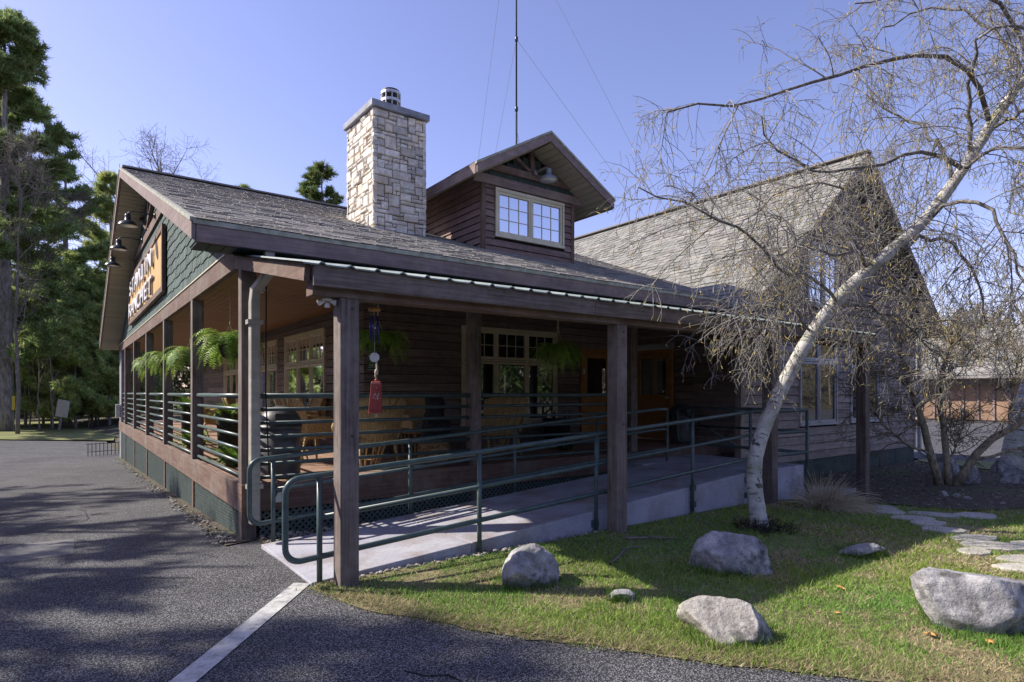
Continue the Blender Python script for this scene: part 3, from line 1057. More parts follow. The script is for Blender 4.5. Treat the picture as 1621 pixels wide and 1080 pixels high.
fX = lambda t, z, o: V(IX - o, t, z)          # wall facing the left drive
fY = lambda t, z, o: V(t, IY - o, z)          # wall facing the ramp
wside = [(11.36, 13.84), (14.55, 17.0), (17.8, 20.2)]
for a, b in wside:
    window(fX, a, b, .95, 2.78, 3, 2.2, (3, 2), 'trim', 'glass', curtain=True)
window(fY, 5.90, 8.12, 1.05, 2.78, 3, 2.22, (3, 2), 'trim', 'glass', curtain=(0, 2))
plank_rows(DZ, 3.11, .15, fX, IY - .0, 25.6, [(a - .05, b + .05, .88, 2.85) for a, b in wside], 'siding_y')
DO = (8.80, 9.80, DZ, 2.56)
plank_rows(DZ, 3.11, .15, fY, IX - .02, WX, [(5.84, 8.18, .98, 2.85), DO], 'siding_x')
fW = lambda t, z, o: V(WX - o, t, z)
plank_rows(DZ, 3.11, .15, fW, WYF + .1, IY - .02, [(8.28, 9.44, DZ, 2.6)], 'siding_y')
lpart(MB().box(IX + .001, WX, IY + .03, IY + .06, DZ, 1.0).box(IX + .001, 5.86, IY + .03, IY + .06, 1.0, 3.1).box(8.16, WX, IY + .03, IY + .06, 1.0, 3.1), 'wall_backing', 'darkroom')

def door(fn, a0, a1, knob_at, name='door'):
    z0, z1 = DZ + .02, DZ + 1.9
    fr = MB()
    def rb(m, p, q, zz0, zz1, o0, o1):
        vs = [fn(p, zz0, o0), fn(q, zz0, o0), fn(q, zz1, o0), fn(p, zz1, o0), fn(p, zz0, o1), fn(q, zz0, o1), fn(q, zz1, o1), fn(p, zz1, o1)]
        m.add(vs, [(0, 1, 2, 3), (7, 6, 5, 4), (0, 4, 5, 1), (1, 5, 6, 2), (2, 6, 7, 3), (3, 7, 4, 0)])
    rb(fr, a0, a0 + .07, z0, z1 + .07, -.02, .05)
    rb(fr, a1 - .07, a1, z0, z1 + .07, -.02, .05)
    rb(fr, a0 + .07, a1 - .07, z1, z1 + .07, -.02, .048)
    root = lpart(fr, name, 'cedar_z', bevel=.004)
    lf = MB()
    p, q = a0 + .075, a1 - .075
    s = .11
    rb(lf, p, p + s, z0, z1 - .005, 0, .04)
    rb(lf, q - s, q, z0, z1 - .005, 0, .04)
    for u, v in ((z0, z0 + .2), (z0 + .5, z0 + .58), (z0 + .83, z0 + .96), (z1 - .125, z1 - .005)):
        rb(lf, p + s, q - s, u, v, .001, .039)
    rb(lf, p + s, q - s, z0 + .2, z0 + .83, .008, .022)
    lpart(lf, 'door_leaf', 'cedar_x', root, bevel=.003)
    m = MB().add([fn(p + s, z0 + .96, .02), fn(q - s, z0 + .96, .02), fn(q - s, z1 - .125, .02), fn(p + s, z1 - .125, .02)], [(0, 1, 2, 3)])
    lpart(m, 'pane', 'glass', root)
    lpart(MB().add([fn(p + s + .16, z0 + .96, -.06), fn(q - s, z0 + .96, -.06), fn(q - s, z1 - .125, -.06), fn(p + s + .16, z1 - .125, -.06)], [(0, 1, 2, 3)]), 'blind', 'frosted', root)
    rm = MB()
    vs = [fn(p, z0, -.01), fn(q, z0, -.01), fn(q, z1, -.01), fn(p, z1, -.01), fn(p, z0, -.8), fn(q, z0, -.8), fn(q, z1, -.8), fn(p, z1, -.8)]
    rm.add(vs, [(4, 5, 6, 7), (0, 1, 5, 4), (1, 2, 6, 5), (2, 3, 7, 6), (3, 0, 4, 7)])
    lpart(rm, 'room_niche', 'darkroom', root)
    k = p + .055 if knob_at == 0 else q - .055
    kb = MB().lathe([(.03, 0), (.03, .008), (.012, .012), (.012, .04), (.026, .045), (.03, .06), (.02, .075)], fn(k, z0 + .9, .04), 12, axis=fn(0, 0, 1) - fn(0, 0, 0))
    lpart(kb, 'handle', 'steel', root, smooth=True)
    return root
door(fY, 8.83, 9.77, 0)
door(fW, 8.32, 9.40, 0)
lpart(MB().box(8.86, 8.93, 9.44, 9.446, 2.0, 2.12), 'notice', 'paper')

# --- dormer
DY, DX0, DX1, DPX, DPZ, DEX0, DEX1, DRY, DM = 9.5, 6.34, 8.61, 7.48, 6.60, 5.80, 9.20, 8.90, .565
dz_ = lambda x: DPZ - DM * abs(x - DPX)
dr = MB()
dr.prism([(DEX0, DRY, dz_(DEX0)), (DPX, DRY, DPZ), (DEX1, DRY, dz_(DEX1)), (DEX1, DRY, dz_(DEX1) - .07), (DPX, DRY, DPZ - .07), (DEX0, DRY, dz_(DEX0) - .07)], (0, 7.2, 0))
dorm = lpart(dr, 'dormer_roof', 'shingle')
sh = MB()
dl = math.hypot(1, DM)
for s, xe in ((1, DEX0), (-1, DEX1)):
    shingle_field(sh, (xe, DRY - .02, dz_(xe) + .002), (0, 1, 0), (s, 0, DM), 6.6, abs(DPX - xe) * dl, lambda c: c.z > roofz(c.y) - .05, seed=20 + s)
lpart(sh, 'dormer_shingles', 'shingle', dorm, kind='stuff')
for s, xe in ((1, DEX0), (-1, DEX1)):
    pts = [(xe, DRY - .05, dz_(xe) - .035), (DPX, DRY - .05, DPZ - .035), (DPX, DRY - .05, DPZ - .19), (xe, DRY - .05, dz_(xe) - .19)]
    lpart(MB().prism(pts, (0, .04, 0)), 'dormer_rake_board', 'fascia_x', bevel=.004)
    pts = [(xe - .02 * s, DRY - .065, dz_(xe) + .012 - .01), (DPX, DRY - .065, DPZ + .012), (DPX, DRY - .065, DPZ - .034), (xe - .02 * s, DRY - .065, dz_(xe) - .044)]
    lpart(MB().prism(pts, (0, .06, 0)), 'dormer_drip_edge', 'drip', dorm)
    ylim = EY + (dz_(xe) - .2 - EZ) / PIT
    lpart(MB().box(xe - .015, xe + .015, DRY - .008, ylim + .4, dz_(xe) - .20, dz_(xe) - .02), 'dormer_eave_fascia', 'fascia_y')
    # soffit boards, front overhang (run front to back) and side overhang
    n = 14
    for k in range(n):
        x = xe + s * (.02 + (abs(DPX - xe) - .04) * (k + .5) / n)
        wd = (abs(DPX - xe) - .04) / n * dl - .008
        y1 = DY - .02 if DX0 - .02 < x < DX1 + .02 else EY + (dz_(x) - .2 - EZ) / PIT + .3
        lpart(MB().bar((x, DRY - .008, dz_(x) - .185), (x, y1, dz_(x) - .185), wd, .018, up=(-s * DM, 0, 1)), 'dormer_soffit_board', 'soffit_y')
fD = lambda t, z, o: V(t, DY - o, z)
fDL = lambda t, z, o: V(DX0 - o, t, z)
lpart(MB().prism([(DX0 + .01, DY + .02, 4.2), (DX1 - .01, DY + .02, 4.2), (DX1 - .01, DY + .02, dz_(DX1) - .1), (DPX, DY + .02, DPZ - .1), (DX0 + .01, DY + .02, dz_(DX0) - .1)], (0, .03, 0)), 'dormer_backing', 'darkroom')
plank_rows(4.28, 5.56, .135, fD, DX0 + .05, DX1 - .05, [(6.60, 8.37, 4.59, 5.53)], 'dorsiding_x', 'dormer_plank')
plank_rows(4.3, 5.9, .135, fDL, 0, 0, [], 'dorsiding_y', 'dormer_side_plank', ends=lambda z: (DY + .0, max(DY + .05, EY + (z + .07 - EZ) / PIT)))
lpart(MB().prism([(DX0 + .012, DY + .03, 4.3), (DX0 + .012, DY + .03, 5.85), (DX0 + .012, 13.9, 5.85)], (.02, 0, 0)), 'dormer_side_backing', 'darkroom')
lpart(MB().prism([(DX1 - .012, DY + .03, 4.3), (DX1 - .012, DY + .03, 5.9), (DX1 - .012, 13.9, 5.9)], (.025, 0, 0)), 'dormer_right_wall', 'dorsiding_y')
lpart(MB().box(DX0 - .03, DX0 + .05, DY - .035, DY + .045, 4.28, 5.72), 'corner_board', 'redwood_z')
lpart(MB().box(DX1 - .05, DX1 + .03, DY - .035, DY + .045, 4.28, 5.72), 'corner_board', 'redwood_z')
window(fD, 6.66, 8.31, 4.65, 5.47, 2, None, (3, 3), 'trim', 'skyglass', 'dormer_window', fw=.055)
lpart(MB().box(6.12, 8.84, DY - .06, DY - .005, 5.56, 5.73), 'dormer_frieze_board', 'fascia_x', bevel=.004)
ds = MB()
for k in range(40):
    x = 6.2 + k * .065
    if dz_(x) - .22 > 5.74:
        zt = min(5.83, dz_(x) - .2)
        ds.box(x, x + .058, DY - .03, DY, 5.735, zt)
for r in range(4):
    for k in range(30):
        x = 6.5 + k * .065 + (r % 2) * .03
        z = 5.95 + r * .1
        if dz_(x + .03) - .22 > z + .1:
            ds.box(x, x + .06, DY - .03 + .004 * (r % 2), DY, z, z + .105)
lpart(ds, 'dormer_gable_shingles', 'gshingle', kind='stuff')
lpart(MB().box(6.42, 8.54, DY - .10, DY - .02, 5.83, 5.96), 'dormer_tie_beam', 'redwood_x', bevel=.004)
lpart(MB().box(DPX - .05, DPX + .05, DY - .09, DY - .02, 5.96, DPZ - .2), 'dormer_king_post', 'redwood_z')
for s in (-1, 1):
    lpart(MB().bar((DPX + s * .07, DY - .06, 5.98), (DPX + s * .42, DY - .06, 6.19), .06, .085, up=(0, 1, 0)), 'dormer_strut', 'redwood_x')

# --- chimney: ashlar on a core
CX0, CX1, CY0, CY1, CZ0, CZ1 = 4.42, 5.48, 10.11, 11.38, 4.4, 6.70
chim = lpart(MB().box(CX0 + .05, CX1 - .05, CY0 + .05, CY1 - .05, CZ0, CZ1), 'chimney', 'mortar')
def ashlar(fn, L, z0, z1, seed, name, merge=False):
    rd = random.Random(seed)
    unit = .075
    nx, nz = int(round(L / unit)), int(round((z1 - z0) / unit))
    ux, uz = L / nx, (z1 - z0) / nz
    occ = [[False] * nx for _ in range(nz)]
    out = MB()
    sizes = [(2, 1), (3, 1), (2, 2), (3, 2), (4, 2), (3, 1), (4, 1), (2, 1), (4, 2), (5, 2), (3, 3), (1, 1), (2, 2)]
    for r in range(nz):
        for c in range(nx):
            if occ[r][c]:
                continue
            rd.shuffle(sizes)
            for w, h in sizes + [(1, 1)]:
                if c + w <= nx and r + h <= nz and not any(occ[r + i][c + j] for i in range(h) for j in range(w)):
                    break
            for i in range(h):
                for j in range(w):
                    occ[r + i][c + j] = True
            g = .007
            a0, a1 = c * ux + g, (c + w) * ux - g
            b0, b1 = z0 + r * uz + g, z0 + (r + h) * uz - g
            if c == 0:
                a0 -= g
            if c + w == nx:
                a1 += g
            o = rd.uniform(.035, .062)
            j = lambda: rd.uniform(-.006, .006)
            inr = .018
            vs = [fn(a0, b0, -.02), fn(a1, b0, -.02), fn(a1, b1, -.02), fn(a0, b1, -.02),
                  fn(a0 + j(), b0 + j(), o - .016), fn(a1 + j(), b0 + j(), o - .016), fn(a1 + j(), b1 + j(), o - .016), fn(a0 + j(), b1 + j(), o - .016),
                  fn(a0 + inr + j(), b0 + inr + j(), o + j()), fn(a1 - inr + j(), b0 + inr + j(), o + j()), fn(a1 - inr + j(), b1 - inr + j(), o + j()), fn(a0 + inr + j(), b1 - inr + j(), o + j())]
            fsx = []
            for k in range(4):
                fsx.append((k, (k + 1) % 4, (k + 1) % 4 + 4, k + 4))
                fsx.append((k + 4, (k + 1) % 4 + 4, (k + 1) % 4 + 8, k + 8))
            fsx.append((8, 9, 10, 11))
            if merge:
                out.add(vs, fsx)
            else:
                lpart(MB().add(vs, fsx), 'stone', 'stone', chim)
    if merge:
        lpart(out, name, 'stone', chim, kind='stuff')
ashlar(lambda t, z, o: V(CX0 + t, CY0 + .05 - o, z), CX1 - CX0, 4.46, CZ1, 31, 'stones')
ashlar(lambda t, z, o: V(CX0 + .05 - o, CY1 - t, z), CY1 - CY0, 4.46, CZ1, 32, 'stones')
ashlar(lambda t, z, o: V(CX1 - .05 + o, CY0 + t, z), CY1 - CY0, 4.46, CZ1, 33, 'side_stones', True)
ashlar(lambda t, z, o: V(CX1 - t, CY1 - .05 + o, z), CX1 - CX0, 4.46, CZ1, 34, 'rear_stones', True)
lpart(MB().box(CX0 - .05, CX1 + .05, CY0 - .05, CY1 + .05, CZ1 + .003, CZ1 + .12), 'chimney_cap', 'cap', chim, bevel=.01)
FC = (5.15, 10.95, CZ1 + .12)
lpart(MB().lathe([(.2, 0), (.2, .1), (.15, .2), (.15, .66), (.17, .67), (.17, .69), (.1, .7), (.02, .7)], FC, 20), 'flue_core', 'black', chim, smooth=True)
for z in (.30, .45, .60):
    lpart(MB().lathe([(.185, z), (.195, z), (.195, z + .05), (.185, z + .05)], FC, 20), 'flue_band', 'steel', chim)
fb = MB()
for k in range(10):
    a = k * math.pi / 5
    fb.box(FC[0] + .186 * math.cos(a) - .008, FC[0] + .186 * math.cos(a) + .008, FC[1] + .186 * math.sin(a) - .008, FC[1] + .186 * math.sin(a) + .008, FC[2] + .1, FC[2] + .65)
lpart(fb, 'flue_cage', 'steel', chim)

# --- wing front wall
wg = MB()
wg.prism([(WX, WYF, .16), (18.62, WYF, .16), (18.62, WYF, wingz(18.62) - .13), (WPX, WYF, WPZ - .13), (WX, WYF, wingz(WX) - .13)], (0, .1, 0))
lpart(MB().box(WX, 18.6, WYF - .0, WYF + .15, -.6, .16), 'wing_foundation', 'foundation')
for x in (15.35, 15.85, 16.5, 17.4):
    lpart(MB().box(x, x + .02, WYF - .006, WYF, -.5, .15), 'block_joint', 'black')
W1, W2 = (12.62, 14.18), (14.92, 16.38)
wback = MB()
for a, b, z0, z1 in ((WX, W1[0], .16, 3.1), (W1[1], W2[0], .16, 3.1), (W2[1], 18.6, .16, 3.1), (W1[0], W1[1], .16, .9), (W2[0], W2[1], .16, .9), (W1[0], W1[1], 2.75, 3.1), (W2[0], W2[1], 2.75, 3.1)):
    wback.box(a, b, WYF + .004, WYF + .05, z0, z1)
wback.prism([(WX, WYF + .004, 3.1), (18.6, WYF + .004, 3.1), (18.6, WYF + .004, wingz(18.6) - .13), (WPX, WYF + .004, WPZ - .13), (WX, WYF + .004, wingz(WX) - .13)], (0, .05, 0))
lpart(wback, 'wing_wall', 'darkroom')
fG = lambda t, z, o: V(t, WYF - o, z)
window(fG, W1[0], W1[1], .95, 2.72, 2, 2.3, None, 'gtrim', 'glass', 'wing_window')
window(fG, W2[0], W2[1], .95, 2.72, 2, 2.3, None, 'gtrim', 'glass', 'wing_window')
GWIN = (12.95, 14.25, 3.55, 4.85)
window(fG, GWIN[0], GWIN[1], GWIN[2], GWIN[3], 2, None, (2, 2), 'gtrim', 'skyglass', 'wing_gable_window')
plank_rows(.16, 3.1, .175, fG, WX + .09, 18.52, [(W1[0] - .05, W1[1] + .05, .88, 2.8), (W2[0] - .05, W2[1] + .05, .88, 2.8)], 'wingsiding_x', 'wing_plank')
plank_rows(3.1, 6.75, .175, fG, 0, 0, [(GWIN[0] - .05, GWIN[1] + .05, GWIN[2] - .07, GWIN[3] + .07)], 'siding_x', 'wing_gable_plank',
           ends=lambda z: (WPX - (WPZ - .3 - z) / WM if z < 6.6 else WPX - .05, min(18.55, WPX + (WPZ - .3 - z) / WM)))
lpart(MB().box(WX - .035, WX + .09, WYF - .035, WYF + .09, .1, 3.1), 'wing_corner_board', 'wingsiding_z')
lpart(MB().box(18.52, 18.64, WYF - .03, WYF + .09, .1, 3.2), 'wing_corner_board', 'wingsiding_z')
lpart(MB().tube([(18.7, WYF - .1, 3.3), (18.7, WYF - .1, 0), (18.85, WYF - .35, -.2)], .06, 4, square=True), 'wing_downspout', 'gtrim')
lpart(MB().box(18.6, 18.68, WYF + .05, 20, -.5, 3.2), 'wing_far_wall', 'wingsiding_y')
plq = lpart(MB().box(11.0, 11.22, WYF - .05, WYF - .03, 1.95, 2.15), 'wall_plaque', 'redwood_x')

# --- canopy over the ramp
CNX0, CNX1 = 1.50, 11.42
cz = lambda y: 2.60 + (y - 4.72) * .205
mrf = MB()
n = int((CNX1 - CNX0) / .02)
prev = None
top, bot = [], []
for i in range(n + 1):
    x = CNX0 - .03 + i * (CNX1 - CNX0 + .06) / n
    ph = (x % .23) / .23
    h = .02 if ph < .12 else (.02 * (1 - (ph - .12) / .06) if ph < .18 else (0 if ph < .94 else .02 * (ph - .94) / .06))
    top.append((x, h))
vs, fs = [], []
for x, h in top:
    for y in (4.672, 7.16):
        for d in (0, -.012):
            vs.append((x, y, cz(y) + .022 + h + d))
for i in range(n):
    a, b = i * 4, i * 4 + 4
    fs += [(a, b, b + 2, a + 2), (a + 1, a + 3, b + 3, b + 1), (a, a + 1, b + 1, b)]
lpart(MB().add(vs, fs), 'canopy_metal_roof', 'metal_roof')
for x in [1.53 + k * .62 for k in range(17)]:
    lpart(MB().bar((x, 4.76, cz(4.76) - .055), (x, 7.16, cz(7.16) - .055), .045, .14), 'canopy_rafter', 'redwood_y')
xs = [1.56, 4.6, 7.35, 11.42]
for a, b in zip(xs[:-1], xs[1:]):
    lpart(MB().box(a + .002, b - .002, 4.70, 4.75, 2.445, 2.615), 'canopy_fascia', 'timber_x', bevel=.004)
xs = [1.58, 5.14, 8.3, 11.4]
for a, b in zip(xs[:-1], xs[1:]):
    lpart(MB().box(a + .002, b - .002, 4.79, 4.95, 2.385, 2.54), 'canopy_beam', 'redwood_x', bevel=.005)
# gutter outlet and downspout at the porch corner
dsp = lpart(MB().tube([(1.79, 6.84, 3.25), (1.79, 6.86, 3.02), (1.82, 6.9, 2.94), (1.70, 7.05, 2.74), (1.69, 7.06, 2.6), (1.69, 7.06, .16)], .072, 4, square=True), 'downspout', 'spout', bevel=.012)
for z in (2.36, .55):
    lpart(MB().box(1.61, 1.77, 7.0, 7.12, z, z + .05), 'spout_strap', 'spout', dsp)
lpart(MB().box(1.92, 2.0, 7.13, 7.165, .36, .47), 'outlet_box', 'gtrim')
lpart(MB().tube([(1.83, 7.12, 2.9), (1.82, 7.10, 1.6), (1.86, 7.11, .7), (1.96, 7.12, .5), (1.90, 7.13, .36)], .008, 6), 'power_cable', 'black')

# ================================================================ RAMP AND HANDRAILS
def rampz(x):
    return .02 + .42 * min(1, max(0, (x - 1.72) / 6.25))
ramp = thing('wheelchair_ramp', 'grey painted concrete ramp rising along the porch to the entrance landing', 'ramp', (5, 6, 0))
ROFF = -Vector((5, 6, 0))
def rp(mb, name, mat, **k):
    o = mb.build(name, mat, ramp, **k)
    o.location = ROFF
    return o
for x0, x1 in ((1.66, 3.25), (3.254, 4.9), (4.904, 6.6), (6.604, 7.95)):
    rp(MB().prism([(x0, 5.06, -.4), (x1, 5.06, -.4), (x1, 5.06, rampz(x1)), (x0, 5.06, rampz(x0))], (0, 1.6, 0)), 'ramp_slab', 'ramp', bevel=.008)
rp(MB().box(7.954, 9.62, 5.06, 7.15, -.5, .445), 'landing_slab', 'concrete', bevel=.012)
rp(MB().box(7.6, 7.95, 6.665, 7.15, -.4, .44), 'step_block', 'concrete', bevel=.008)
for x in (4.93, 6.74, 8.0, 9.66):
    for z in (.08, .3) if x > 6 else (.06,):
        if x < 9.6 and z + .05 > rampz(x):
            continue
        rp(MB().box(x - .05, x + .05, 5.035, 5.062, z, z + .08) if x < 9.6 else MB().box(9.62, 9.645, 5.1, 5.2, z, z + .08), 'anchor_plate', 'green_pipe')
drape('landing_walk', [(9.62, 5.1), (9.62, 6.7), (11.0, 6.6), (12.1, 5.35), (11.2, 4.9)], .045, 'concrete', .5)

def arc(c, a0, a1, r, ux, uz, n=6):
    return [Vector(c) + Vector(ux) * r * math.cos(a0 + (a1 - a0) * k / n) + Vector(uz) * r * math.sin(a0 + (a1 - a0) * k / n) for k in range(n + 1)]

def handrail(y, name, label, xs, xl, xr, base_extra=0., right=None, end_plain=True):
    root = thing(name, label, 'handrail', ((xl + xr) / 2, y, 0), group=None)
    off = -Vector(((xl + xr) / 2, y, 0))
    def p(mb, nm):
        o = mb.build(nm, 'green_pipe', root, smooth=True)
        o.location = off
        return o
    H = (.885, .545, .205)
    zt = lambda x, h: rampz(x) + h
    # loop at the low end: top and bottom rails joined by rounded corners
    r = .12
    A = arc((xl + r, y, zt(xl + r, H[0]) - r), math.pi / 2, math.pi, r, (1, 0, 0), (0, 0, 1))
    B = arc((xl + r, y, zt(xl + r, H[2]) + r), math.pi, 1.5 * math.pi, r, (1, 0, 0), (0, 0, 1))
    xk = 7.97
    topr = [Vector((xr, y, zt(xr, H[0])))] + ([Vector((xk, y, zt(xk, H[0])))] if xr > xk + .05 else []) + A
    botr = B + ([Vector((xk, y, zt(xk, H[2])))] if xr > xk + .05 else []) + [Vector((xr, y, zt(xr, H[2])))]
    p(MB().tube(topr + botr, .026, 12), 'looped_rail')
    p(MB().tube([(xs[0], y, zt(xs[0], H[1]))] + ([(xk, y, zt(xk, H[1]))] if xr > xk + .05 else []) + [(xr, y, zt(xr, H[1]))], .022, 12), 'middle_rail')
    for x in xs:
        p(MB().tube([(x, y, min(rampz(x), .0) - .1 - base_extra), (x, y, zt(x, H[0]))], .024, 12), 'rail_post')
    return root
outer = handrail(5.03, 'ramp_handrail', 'dark green pipe handrail along the grass side of the ramp', [1.72, 3.32, 4.93, 6.7, 8.05], 1.44, 9.66)
inner = handrail(6.72, 'ramp_handrail', 'dark green pipe handrail along the porch side of the ramp', [1.80, 3.42, 5.02, 6.62, 8.26], 1.56, 8.26)
rt = thing('landing_handrail', 'dark green pipe railing across the right end of the landing with slanted brace', 'handrail', (9.66, 5.03, 0))
def q(mb, nm):
    o = mb.build(nm, 'green_pipe', rt, smooth=True)
    o.location = (-9.66, -5.03, 0)
X = 9.66
for h in (1.32, .98, .64):
    if h == .98:
        q(MB().tube([(X, 5.03, h), (X, 7.3, h)], .024, 12), 'rail')
A = arc((X, 7.6 - .12, 1.32 - .12), math.pi / 2, 0, .12, (0, 1, 0), (0, 0, 1))
B = arc((X, 7.6 - .12, .64 + .12), 0, -math.pi / 2, .12, (0, 1, 0), (0, 0, 1))
q(MB().tube([(X, 5.05, 1.32)] + A + B + [(X, 5.05, .64)], .027, 12), 'looped_rail')
for y in (5.03, 7.25):
    q(MB().tube([(X, y, -.15 if y < 6 else .45), (X, y, 1.32)], .026, 12), 'rail_post')
q(MB().tube([(X + .06, 7.6, 1.26), (X + .06, 6.3, .62)], .019, 12), 'slanted_brace')

# ================================================================ WALL SIGN AND LAMPS
sign = thing('wall_sign', 'framed golden wood sign with white raised letters on the green gable', 'sign', (1.60, 17.3, 3.56))
SO = -Vector((1.60, 17.3, 3.56))
def sp(mb, name, mat, **k):
    o = mb.build(name, mat, sign, **k)
    o.location = SO
    return o
SY0, SY1, SZ0, SZ1 = 13.5, 21.05, 3.58, 4.9
sp(MB().box(1.555, 1.605, SY0 + .05, SY1 - .05, SZ0 + .05, SZ1 - .05), 'board', 'signboard')
for a in ((SY0, SY1, SZ0, SZ0 + .12), (SY0, SY1, SZ1 - .12, SZ1), (SY0, SY0 + .14, SZ0 + .12, SZ1 - .12), (SY1 - .14, SY1, SZ0 + .12, SZ1 - .12)):
    sp(MB().box(1.53, 1.60, a[0], a[1], a[2], a[3]), 'frame_board', 'redwood_y', bevel=.005)
def letters(text, yc, zc, h, w, parent, off):
    y = yc
    for ch in text:
        if ch != ' ':
            cu = bpy.data.curves.new('letter', 'FONT')
            cu.body = ch
            cu.size = h * 1.38
            cu.extrude = .022
            cu.offset = .004
            cu.align_x = 'CENTER'
            tmp = bpy.data.objects.new('tmp', cu)
            COL.objects.link(tmp)
            dg = bpy.context.evaluated_depsgraph_get()
            me = bpy.data.meshes.new_from_object(tmp.evaluated_get(dg))
            bpy.data.objects.remove(tmp)
            me.name = 'letter'
            me.materials.clear()
            me.materials.append(MT['letter'])
            o = bpy.data.objects.new('letter', me)
            link(o, parent)
            o.location = Vector((1.515, y, zc)) + off
            o.rotation_euler = (R(90), 0, R(-90))
            o.scale = (w / (h * .82), 1, 1)
        y -= w * 1.1
letters('STAWLIN', 20.0, 4.32, .40, .70, sign, SO)
letters('RANCHET', 20.25, 3.74, .40, .75, sign, SO)

def barn_lamp(name, label, at, out, drop, mat, scale=1., lit=False):
    """Gooseneck lamp: wall plate, arm along out, domed shade."""
    at, out = Vector(at), Vector(out)
    root = thing(name, label, 'lamp', at, group='gooseneck barn lamps')
    d = out.normalized()
    MB().lathe([(.07 * scale, 0), (.07 * scale, .02), (.03, .04)], (0, 0, 0), 14, axis=d).build('wall_plate', mat, root, smooth=True)
    L = out.length
    MB().tube([d * .02, d * (L * .5) + V(0, 0, .03), d * (L * .88) + V(0, 0, .02), d * L + V(0, 0, -.03), d * L + V(0, 0, -.08)], .016, 8).build('arm', mat, root, smooth=True)
    c = d * L + V(0, 0, -.08 - drop)
    s = scale
    MB().lathe([(.0, .03), (.06 * s, .03), (.065 * s, 0), (.065 * s, -.1 * s), (.10 * s, -.125 * s), (.17 * s, -.16 * s), (.22 * s, -.23 * s), (.225 * s, -.25 * s), (.21 * s, -.245 * s), (.16 * s, -.17 * s), (.06 * s, -.13 * s), (0, -.13 * s)], c, 24).build('shade', mat, root, smooth=True)
    MB().lathe([(.0, -.135 * s), (.15 * s, -.175 * s), (.205 * s, -.238 * s)], c, 24).build('white_inside', 'white', root, smooth=True)
    return root
for y, w in ((14.93, 'nearest to the porch corner'), (17.55, 'in the middle of the three'), (19.9, 'farthest from the porch corner')):
    barn_lamp('barn_lamp', 'dark gooseneck lamp above the wooden sign, ' + w, (1.575, y, 5.38), (-.5, 0, 0), .0, 'enamel', .88)
barn_lamp('barn_lamp', 'weathered blue grey lamp hanging in the dormer gable', (7.52, 9.38, 5.97), (.06, -.34, 0), -.04, 'bluegrey', .8)

# ================================================================ PLANTS ON THE PORCH
def fern_mesh(seed, nf, rmin, rmax, rise, droop, green):
    rd = np.random.default_rng(seed)
    vs, fs, cs = [], [], []
    for k in range(nf):
        az = rd.uniform(0, 2 * np.pi)
        L = rd.uniform(rmin, rmax)
        up = rd.uniform(.15, 1.) * rise
        d = np.array([math.cos(az), math.sin(az), up])
        d /= np.linalg.norm(d)
        p = np.array([math.cos(az), math.sin(az), 0]) * .04
        n = 18
        col = np.array(green) * rd.uniform(.65, 1.4)
        col[0] *= rd.uniform(.8, 1.3)
        pts = [p]
        for i in range(n):
            d = d + np.array([0, 0, -droop / n * rd.uniform(.6, 1.4)])
            d /= np.linalg.norm(d)
            p = p + d * L / n
            pts.append(p)
        for i in range(1, n):
            t = pts[i + 1] - pts[i]
            t /= np.linalg.norm(t)
            side = np.cross(t, [0, 0, 1.])
            side /= max(np.linalg.norm(side), 1e-6)
            ll = L * .155 * math.sin(math.pi * min(1, .12 + .9 * i / n)) + .01
            for s in (-1, 1):
                tip = pts[i] + side * s * ll + t * ll * .35 + np.array([0, 0, -ll * rd.uniform(-.1, .4)])
                b = len(vs)
                vs += [pts[i] - t * L / n * .27, pts[i] + t * L / n * .27, tip]
                fs.append((b, b + 1, b + 2))
                cs.append(col * rd.uniform(.85, 1.15))
    return np.array(vs), np.array(fs), np.array(cs)
FERN = []
for i, (nf, a, b, rise, dr) in enumerate(((120, .32, .58, 3.0, 3.0), (120, .32, .60, 2.6, 3.2), (80, .24, .46, 2.6, 1.6))):
    v, f, c = fern_mesh(50 + i, nf, a, b, rise, dr, (.19, .32, .055))
    o = np_mesh('fronds', v, f, 'fern', c)
    FERN.append(o.data)
    bpy.data.objects.remove(o)
basket = MB().lathe([(.05, -.2), (.11, -.17), (.15, -.06), (.155, .0), (.14, .0), (.12, -.04), (.0, -.05)], (0, 0, 0), 14).mesh('basket', 'basket', True)
def hanging_fern(label, loc, top, sc, var, rz):
    r = thing('hanging_fern', label, 'fern', loc, rz, 'ferns hung from the porch')
    o = bpy.data.objects.new('fronds', FERN[var])
    link(o, r)
    o.scale = (sc, sc, sc)
    o = bpy.data.objects.new('basket', basket)
    link(o, r)
    h = MB()
    for k in range(3):
        a = k * 2.094
        h.tube([(.14 * math.cos(a), .14 * math.sin(a), 0), (0, 0, .3)], .004, 5)
    h.tube([(0, 0, .3), (0, 0, top - loc[2])], .007, 6)
    h.build('hanger', 'rope', r)
    return r
for (u, y, z, s, v), lb in zip(((1.95, 9.55, 2.3, 1.2, 0), (1.95, 13.0, 2.3, 1.25, 1), (1.95, 16.2, 2.34, 1.2, 0), (1.95, 18.8, 2.36, 1.3, 1)),
        ('lush hanging fern in the first porch bay beside the downspout', 'hanging fern in the second porch bay of the gable side',
         'hanging fern in the third porch bay of the gable side', 'hanging fern farthest along the gable side porch')):
    hanging_fern('bright green ' + lb, (u, y, z), 3.1, s, v, y)
hanging_fern('dark green hanging fern half behind the nearest canopy post and wind chime', (3.12, 7.0, 2.22), 3.0, .95, 0, 1.)
hanging_fern('round dark green hanging fern in front of the front porch window', (5.45, 6.3, 2.17), 2.85, .9, 1, 2.)

